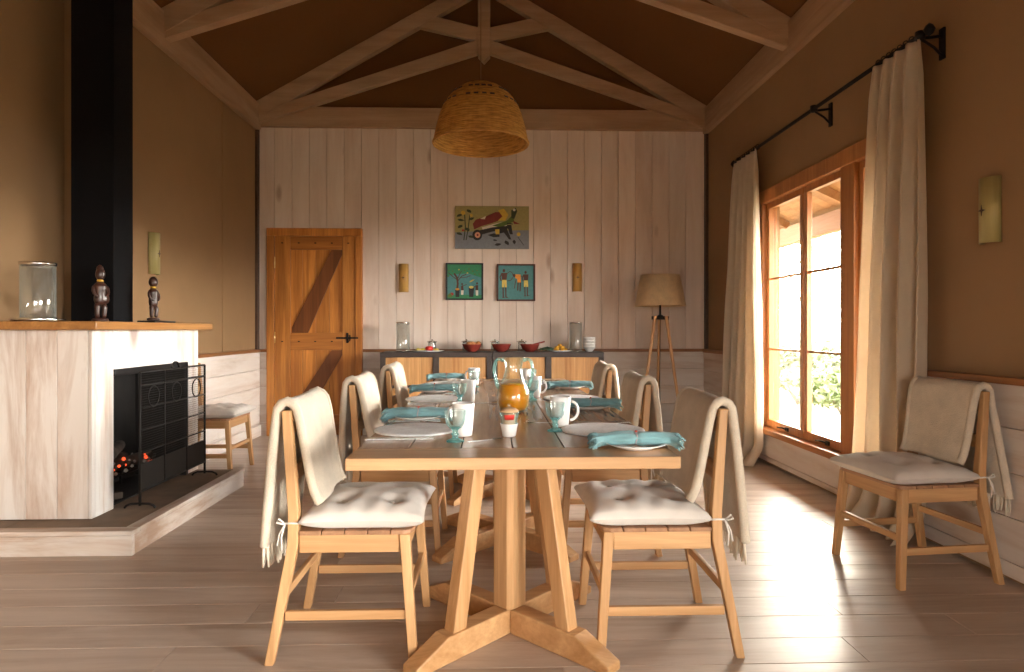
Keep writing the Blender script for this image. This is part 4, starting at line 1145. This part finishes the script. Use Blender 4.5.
# ------------------------------------------------------------------ pendant
pd = thing('pendant_lamp', 'woven rattan bell pendant hanging from the truss over the table', 'lamp', (XC, 4.865, 2.545))
prof = [(.357, 0), (.352, .03), (.340, .09), (.326, .15), (.308, .21), (.284, .27), (.250, .325), (.206, .375), (.152, .415), (.096, .440), (.05, .450)]
b = MB(); b.lathe(prof, seg=64); b.build('shade', M['rattan'], pd, solid=.008)
b = MB(); b.tube([(.358 * math.cos(t), .358 * math.sin(t), 0) for t in [2 * PI * k / 64 for k in range(64)]], .011, 8, closed=True); b.build('rim_band', M['rattan'], pd)
b = MB()
for z, r in ((.285, .277), (.365, .219)):
    for k in range(30):
        if (k * 7) % 5 == 0: continue
        a = 2 * PI * k / 30; c, s_ = math.cos(a), math.sin(a); ro = r + .004
        t_ = Vector((-s_, c, 0)); P = Vector((c * ro, s_ * ro, z)); nrm = Vector((c * .75, s_ * .75, .66)); up = nrm.cross(t_)
        vs = [P + t_ * (i * .016) + up * (j * .007) + nrm * .003 for i, j in ((-1, -1), (1, -1), (1, 1), (-1, 1))] + [P + t_ * (i * .016) + up * (j * .007) - nrm * .004 for i, j in ((-1, -1), (1, -1), (1, 1), (-1, 1))]
        b.add(vs, [(0, 1, 2, 3), (7, 6, 5, 4), (0, 4, 5, 1), (1, 5, 6, 2), (2, 6, 7, 3), (3, 7, 4, 0)])
b.build('weave_openings', M['carving'], pd)
b = MB(); b.tube([(0, 0, .445), (0, 0, 1.40), (0, .03, 1.50)], .0035, 6); b.build('cord', M['bark_cord'], pd)
b = MB(); b.lathe([(0, .18), (.035, .20), (.042, .24), (.028, .29), (.018, .32), (.018, .42), (0, .42)], seg=18); b.build('bulb', M['white'], pd)

# ------------------------------------------------------------------ pictures
P = {}
for nm, c in dict(olive=(.33, .29, .11), greyblue=(.20, .22, .25), maroon=(.20, .025, .02), offwhite=(.65, .6, .5), ink=(.02, .02, .02), leafdark=(.035, .05, .02), yellow=(.62, .40, .05), salmon=(.7, .33, .2),
                  tealpaint=(.07, .23, .24), green=(.035, .22, .10), brown=(.09, .03, .018), orange=(.70, .26, .03), lemon=(.66, .52, .12), leafgreen=(.10, .16, .03), redpaint=(.4, .03, .02), canvas_edge=(.12, .06, .03)).items():
    P[nm] = len(P); paint(nm, c)
PM = [M[k] for k in P]
def ell(cx, cy, rx, ry, rot=0, n=14):
    out = []
    for k in range(n):
        a = 2 * PI * k / n; x, y_ = rx * math.cos(a), ry * math.sin(a)
        out.append((cx + x * math.cos(rot) - y_ * math.sin(rot), cy + x * math.sin(rot) + y_ * math.cos(rot)))
    return out
def leaf_(cx, cy, L, w, rot):
    c, s_ = math.cos(rot), math.sin(rot); q = [(-L, 0), (-L * .3, w), (L * .4, w * .8), (L, 0), (L * .4, -w * .8), (-L * .3, -w)]
    return [(cx + x * c - y_ * s_, cy + x * s_ + y_ * c) for x, y_ in q]
def line(pts, w):
    L_, R_ = [], []
    for i, p in enumerate(pts):
        a = Vector(pts[max(i - 1, 0)]); c = Vector(pts[min(i + 1, len(pts) - 1)]); d = (c - a).normalized(); nn = Vector((-d.y, d.x)) * w / 2
        L_.append((p[0] + nn.x, p[1] + nn.y)); R_.append((p[0] - nn.x, p[1] - nn.y))
    return L_ + R_[::-1]
def picture(name, label, x0, x1, z0, z1, bg, motif, frame=None):
    root = thing(name, label, 'picture', ((x0 + x1) / 2, YB - .001, (z0 + z1) / 2)); w, h = x1 - x0, z1 - z0
    b = MB(); b.box(-w / 2, w / 2, -.026, 0, -h / 2, h / 2)
    b.build('canvas', M[bg], root, bevel=.002)
    b = MB(); d = -.0262
    for i, (cn, poly) in enumerate(motif):
        pl = [((px - .5) * w, (.5 - py) * h) for px, py in poly]
        dd = d - .00025 * (i + 1)
        vs = [(a, dd, z) for a, z in pl]; b.add(vs, [tuple(range(len(vs)))], P[cn])
    b.build('painted_scene', PM, root, fix=False)
    if frame:
        b = MB(); t = .016
        b.box(-w / 2 - .003, -w / 2 + t, -.034, 0, -h / 2, h / 2).box(w / 2 - t, w / 2 + .003, -.034, 0, -h / 2, h / 2).box(-w / 2 + t, w / 2 - t, -.034, 0, h / 2 - t, h / 2).box(-w / 2 + t, w / 2 - t, -.034, 0, -h / 2, -h / 2 + t)
        b.build('frame', M[frame], root, bevel=.002)
    return root
m1 = [('greyblue', [(0, .62), (.2, .60), (.5, .58), (1, .56), (1, 1), (0, 1)]),
      ('leafdark', line([(.12, .80), (.14, .5), (.13, .2)], .014)), ('leafdark', line([(.15, .8), (.18, .5), (.2, .2)], .012))]
for (x, y_, r_) in ((.06, .22, 2.4), (.07, .48, 2.2), (.06, .65, .6), (.19, .12, 1.0), (.22, .30, -.7), (.17, .55, 1.2), (.22, .72, .5), (.08, .33, .3)): m1.append(('leafdark', leaf_(x, y_, .05, .028, r_)))
m1 += [('yellow', ell(.11, .16, .03, .05)), ('yellow', ell(.22, .22, .02, .035)), ('redpaint', ell(.11, .57, .018, .025)),
       ('maroon', [(.24, .42), (.28, .32), (.42, .24), (.55, .14), (.63, .14), (.66, .24), (.62, .32), (.50, .40), (.36, .47), (.26, .55)]),
       ('offwhite', [(.36, .50), (.52, .42), (.68, .36), (.70, .46), (.54, .52), (.38, .58)]), ('offwhite', [(.34, .30), (.42, .23), (.40, .31)]),
       ('yellow', [(.58, .10), (.66, .06), (.72, .20), (.68, .34), (.58, .34), (.64, .24)]), ('leafgreen', [(.50, .46), (.70, .34), (.78, .20), (.80, .36), (.62, .50)]),
       ('ink', [(.26, .60), (.50, .50), (.72, .46), (.74, .52), (.50, .60), (.34, .68)]), ('ink', [(.70, .44), (.76, .44), (.78, .66), (.74, .66)]), ('ink', [(.58, .56), (.70, .52), (.76, .78), (.73, .78), (.66, .62), (.56, .66)]),
       ('ink', [(.44, .68), (.52, .64), (.60, .66), (.60, .72), (.52, .73)]), ('yellow', [(.54, .55), (.60, .54), (.60, .66), (.55, .66)]),
       ('ink', ell(.30, .68, .066, .125)), ('salmon', ell(.305, .68, .038, .07)), ('maroon', ell(.305, .68, .014, .026)),
       ('leafdark', [(.76, .10), (.82, .04), (.84, .12), (.80, .30), (.76, .28)]), ('offwhite', ell(.80, .09, .018, .03)), ('maroon', [(.78, .34), (.88, .42), (.80, .42)]), ('ink', line([(.70, .40), (.78, .42)], .02)),
       ('ink', leaf_(.58, .90, .05, .03, -.3)), ('ink', leaf_(.70, .86, .06, .028, 1.2)), ('ink', leaf_(.80, .84, .055, .022, 1.5)), ('yellow', ell(.86, .66, .025, .045)), ('ink', line([(.85, .72), (.88, .80), (.93, .92)], .008)), ('ink', leaf_(.54, .80, .035, .018, .3))]
picture('painting', 'wide painting of a red beast pulling a wheeled cart', -.399, .400, 2.007, 2.468, 'olive', m1)
m2 = [('tealpaint', [(.02, .36), (.25, .30), (.6, .28), (.98, .40), (.98, .86), (.02, .86)]), ('brown', line([(.30, .72), (.32, .56), (.30, .40), (.22, .28)], .05)), ('brown', line([(.31, .5), (.42, .36), (.55, .30)], .02)), ('brown', line([(.31, .46), (.18, .36), (.06, .26)], .02)), ('brown', line([(.32, .42), (.38, .28), (.42, .22)], .018)), ('brown', line([(.38, .40), (.56, .38), (.66, .34)], .015))]
for (x, y_) in ((.08, .2), (.18, .22), (.35, .18), (.5, .2), (.62, .16), (.72, .22), (.84, .2), (.58, .27), (.9, .3), (.06, .36), (.78, .3)): m2.append(('yellow' if (int(x * 100) % 2) else 'leafgreen', ell(x, y_, .022, .016)))
m2 += [('ink', [(.25, .72), (.37, .72), (.36, .92), (.26, .92)]), ('orange', ell(.31, .71, .055, .03)), ('ink', [(.61, .66), (.76, .66), (.74, .92), (.63, .92)]), ('lemon', ell(.685, .655, .065, .035)), ('yellow', leaf_(.70, .48, .08, .018, -.5)),
       ('brown', [(.41, .62), (.46, .60), (.48, .74), (.41, .74)]), ('brown', ell(.435, .57, .022, .03)), ('offwhite', [(.41, .74), (.48, .74), (.47, .86), (.41, .86)]), ('brown', line([(.46, .62), (.56, .58)], .015)),
       ('brown', [(.80, .60), (.87, .60), (.87, .74), (.80, .74)]), ('brown', ell(.84, .55, .025, .03)), ('offwhite', [(.80, .74), (.87, .74), (.87, .88), (.81, .88)]), ('brown', line([(.81, .62), (.74, .66)], .015)),
       ('redpaint', ell(.16, .84, .05, .04)), ('leafgreen', [(.06, .86), (.12, .80), (.18, .92), (.06, .93)])]
picture('painting', 'small green painting of a tree with people filling black pots', -.496, -.097, 1.454, 1.852, 'green', m2, 'ink')
m3 = []
for cx, s_ in ((.19, 1.0), (.76, .88)):
    f_ = lambda pts: [(cx + (x - .19) * s_, .55 + (y_ - .55) * s_) for x, y_ in pts]
    m3 += [('brown', f_([(.11, .24), (.27, .24), (.25, .44), (.13, .44)])), ('brown', f_(ell(.18, .18, .035, .045))), ('lemon', f_([(.13, .43), (.25, .43), (.26, .63), (.20, .63), (.195, .52), (.18, .63), (.13, .63)])),
           ('brown', f_([(.145, .63), (.175, .63), (.18, .90), (.15, .90)])), ('brown', f_([(.215, .63), (.245, .63), (.25, .90), (.22, .90)])), ('brown', f_(line([(.12, .26), (.08, .36), (.11, .46)], .03))), ('brown', f_(line([(.14, .905), (.20, .91)], .02))), ('brown', f_(line([(.22, .905), (.29, .90)], .02)))]
m3 += [('brown', line([(.26, .26), (.34, .20), (.40, .24), (.42, .30)], .016)), ('brown', line([(.27, .46), (.36, .44), (.42, .36)], .016)), ('orange', [(.48, .28), (.62, .28), (.63, .50), (.54, .50), (.53, .40), (.48, .38)]), ('brown', ell(.45, .31, .035, .045)),
       ('brown', [(.54, .50), (.57, .50), (.56, .72), (.53, .72)]), ('brown', [(.60, .50), (.63, .50), (.62, .74), (.59, .74)]), ('brown', line([(.50, .42), (.47, .56), (.46, .66)], .016)), ('brown', line([(.62, .32), (.68, .36)], .016))]
picture('painting', 'small teal painting of dark figures in yellow shorts', .054, .465, 1.444, 1.843, 'tealpaint', m3, 'brown')

# ------------------------------------------------------------------ outside
M['ground'] = plain('dry_ground', (.24, .21, .15), .95, nz=.25, nscale=1.2, spec=.1)
M['leaf'] = plain('shrub_leaf', (.27, .33, .17), .6, nz=.4, nscale=9)
M['leaf2'] = plain('tree_leaf', (.34, .38, .26), .6, nz=.4, nscale=9)
M['bark'] = plain('bark', (.36, .32, .28), .9, nz=.3, nscale=12)
M['soffit'] = wood('veranda_soffit', (.40, .24, .12), (.26, .14, .06), 'y', .6, island=.12)
M['hill'] = plain('hazy_hill', (.34, .36, .32), 1, nz=.1, nscale=.2, spec=0)
def gnd(u, v):
    x = -60 + 180 * u; y_ = -70 + 170 * v; return (x, y_, -.42 + .10 * math.sin(x * .21) * math.cos(y_ * .17) - .02 * max(0, x - 8))
b = MB(); b.grid(gnd, 60, 60); o = b.build('ground', M['ground']); struct(o, 'pale dry ground outside the window', 'ground')
b = MB(); b.grid(lambda u, v: (70 + 40 * v + 8 * math.sin(5 * u), -40 + 190 * u, -6 + (9 + 3 * math.sin(7 * u) + 2 * math.sin(17 * u)) * math.sin(PI * v)), 40, 9); struct(b.build('hill', M['hill']), 'hazy hill far beyond the window', 'hill')
b = MB(); y_ = -3.6
while y_ < 12:
    b.prism([(XR + .16, 2.80), (3.62, 2.30), (3.62, 2.325), (XR + .16, 2.825)], lambda a, z, d: (a, d, z), y_ + .002, y_ + .138); y_ += .14
b.prism([(-3.2, 2.62), (2.8, 2.62), (2.8, 2.66), (-3.2, 2.66)], lambda a, z, d: (a, d, z), YF - 2.0, YF - .16)  # added unseen porch roof, keeps direct sky light off the ceiling
vr = b.build('ceiling_veranda_added_porch', M['soffit']); struct(vr, 'boarded veranda soffit outside the window, with an added porch roof behind the camera', 'veranda')
b = MB(); b.box(3.40, 3.50, -3.6, 12, 2.12, 2.32); struct(b.build('beam_veranda', M['soffit'], bevel=.006), 'veranda edge beam outside the window', 'veranda')
b = MB()
for yy in [-3.1 + 1.3 * k for k in range(11)]: b.beam((XR + .17, yy, 2.755), (3.42, yy, 2.335), .05, .08)
struct(b.build('beam_veranda_rafter', M['soffit']), 'veranda rafters outside the window', 'veranda')
def shrub(name, label, loc, rx, rz_, nleaf, mat, seed, stems=7, size=.07):
    q = random.Random(seed); root = thing(name, label, 'shrub', loc)
    b = MB()
    for k in range(stems):
        a = 2 * PI * k / stems; b.tube([(0, 0, 0), (rx * .35 * math.cos(a), rx * .35 * math.sin(a), rz_ * .5), (rx * .7 * math.cos(a + .2), rx * .7 * math.sin(a + .2), rz_ * .95)], [.03, .02, .006], 6)
    b.build('stems', M['bark'], root)
    b = MB()
    for k in range(nleaf):
        a = q.uniform(0, 2 * PI); c = q.uniform(-.2, 1); rr = q.uniform(.55, 1.0)
        s_ = math.sqrt(max(0, 1 - c * c)); P_ = Vector((rx * rr * s_ * math.cos(a), rx * rr * s_ * math.sin(a), rz_ * .55 + rz_ * .5 * rr * c))
        d = Vector((q.uniform(-1, 1), q.uniform(-1, 1), q.uniform(-.3, 1))).normalized(); e = d.cross(Vector((q.uniform(-1, 1), q.uniform(-1, 1), q.uniform(-1, 1)))).normalized()
        L = size * q.uniform(.6, 1.3)
        b.add([P_ - d * L, P_ + e * L * .4, P_ + d * L, P_ - e * L * .4], [(0, 1, 2, 3)])
    b.build('foliage', mat, root, fix=False)
    return root
shrub('shrub', 'green shrub outside low in the right-hand sash of the window', (5.35, 9.3, -.42), .75, .95, 2600, M['leaf'], 3)
shrub('shrub', 'paler shrub outside behind the green one', (8.3, 15.5, -.45), 1.5, 1.3, 2600, M['leaf2'], 5, size=.12)
shrub('shrub', 'shrub outside seen through the far sash of the window', (6.4, 13.2, -.42), .6, .7, 1200, M['leaf2'], 9)
def tree(label, loc, h, seed, name='thin_tree'):
    q = random.Random(seed); root = thing(name, label, 'tree', loc)
    b = MB(); b.tube([(0, 0, 0), (.1, .05, h * .3), (-.05, 0, h * .6), (.1, .1, h)], [.10, .08, .055, .02], 8)
    tips = []
    for k in range(16):
        z = h * q.uniform(.3, .95); a = q.uniform(0, 2 * PI); L = h * q.uniform(.2, .38)
        p2 = (L * math.cos(a), L * math.sin(a), z + L * .5); b.tube([(0, 0, z), (L * .5 * math.cos(a + .2), L * .5 * math.sin(a + .2), z + L * .2), p2], [.03, .02, .006], 5); tips.append(p2)
    b.build('trunk', M['bark'], root)
    b = MB()
    for t_ in tips:
        for k in range(60):
            P_ = Vector(t_) + Vector((q.gauss(0, .35), q.gauss(0, .35), q.gauss(0, .25))); d = Vector((q.uniform(-1, 1), q.uniform(-1, 1), q.uniform(-1, 1))).normalized(); e = d.cross(Vector((0.3, 1, .2))).normalized(); L = .08
            b.add([P_ - d * L, P_ + e * L * .4, P_ + d * L, P_ - e * L * .4], [(0, 1, 2, 3)])
    b.build('crown', M['leaf2'], root, fix=False)
tree('thin leafy tree outside behind the middle panes of the window', (9.5, 17.8, -.45), 4.2, 4)

# ------------------------------------------------------------------ light: hazy bright sky through the windows
world = bpy.data.worlds.new('sky'); scene.world = world; world.use_nodes = True
wn = world.node_tree; bg = wn.nodes['Background']
SUNDIR = Vector((.43, .87, .37)).normalized()          # towards the hazy sun beyond the window
tc = wn.nodes.new('ShaderNodeTexCoord')
def wm(op, a, b_=None):
    m = wn.nodes.new('ShaderNodeMath'); m.operation = op
    for i, v in enumerate((a, b_)):
        if v is None: continue
        if hasattr(v, 'is_linked'): wn.links.new(v, m.inputs[i])
        else: m.inputs[i].default_value = v
    return m.outputs[0]
dt = wn.nodes.new('ShaderNodeVectorMath'); dt.operation = 'DOT_PRODUCT'; wn.links.new(tc.outputs['Generated'], dt.inputs[0]); dt.inputs[1].default_value = Vector((.99, .08, .10)).normalized()
glow = wm('POWER', wm('MAXIMUM', dt.outputs['Value'], 0), 2.0)
spz = wn.nodes.new('ShaderNodeSeparateXYZ'); wn.links.new(tc.outputs['Generated'], spz.inputs[0])
zz = wm('MULTIPLY', wm('MAXIMUM', spz.outputs[2], 0), 3.0)
band = wm('POWER', 2.718, wm('MULTIPLY', wm('MULTIPLY', zz, zz), -1))      # haze is brightest low down
strength = wm('ADD', wm('MULTIPLY', wm('MULTIPLY', glow, band), 50), 5.8)
bg.inputs[0].default_value = (1, .95, .89, 1); wn.links.new(strength, bg.inputs[1])
def portal(loc, rot, sx, sy):
    l = bpy.data.lights.new('sky_portal', 'AREA'); l.shape = 'RECTANGLE'; l.size = sx; l.size_y = sy; l.cycles.is_portal = True
    o = bpy.data.objects.new('sky_portal', l); COL.objects.link(o); o.location = loc; o.rotation_euler = rot
portal((XR + .17, (WY0 + WY1) / 2, (WZ0 + WZ1) / 2), (0, R(90), 0), WZ1 - WZ0, WY1 - WY0)
portal((XR + .17, (NY0 + NY1) / 2, (.286 + NZ1) / 2), (0, R(90), 0), NZ1 - .286, NY1 - NY0)
portal(((FX0 + FX1) / 2, YF - .16, FZ1 / 2), (R(90), 0, 0), FX1 - FX0, FZ1)
SUN = 3.0
sl_ = bpy.data.lights.new('sun', 'SUN'); sl_.energy = SUN; sl_.angle = R(22); sl_.color = (1, .87, .70)
so = bpy.data.objects.new('sun', sl_); COL.objects.link(so)
sd = -SUNDIR
so.rotation_euler = sd.to_track_quat('-Z', 'Y').to_euler(); so.location = (8, 8, 6)

# ------------------------------------------------------------------ render look
cy_ = scene.cycles
cy_.max_bounces = 10; cy_.diffuse_bounces = 6; cy_.glossy_bounces = 4; cy_.transmission_bounces = 6; cy_.transparent_max_bounces = 24
cy_.caustics_reflective = False; cy_.caustics_refractive = False; cy_.sample_clamp_indirect = 6
cy_.use_denoising = True
vs_ = scene.view_settings
vs_.view_transform = 'Standard'; vs_.look = 'None'; vs_.gamma = 1; vs_.use_curve_mapping = False; vs_.exposure = 1.44
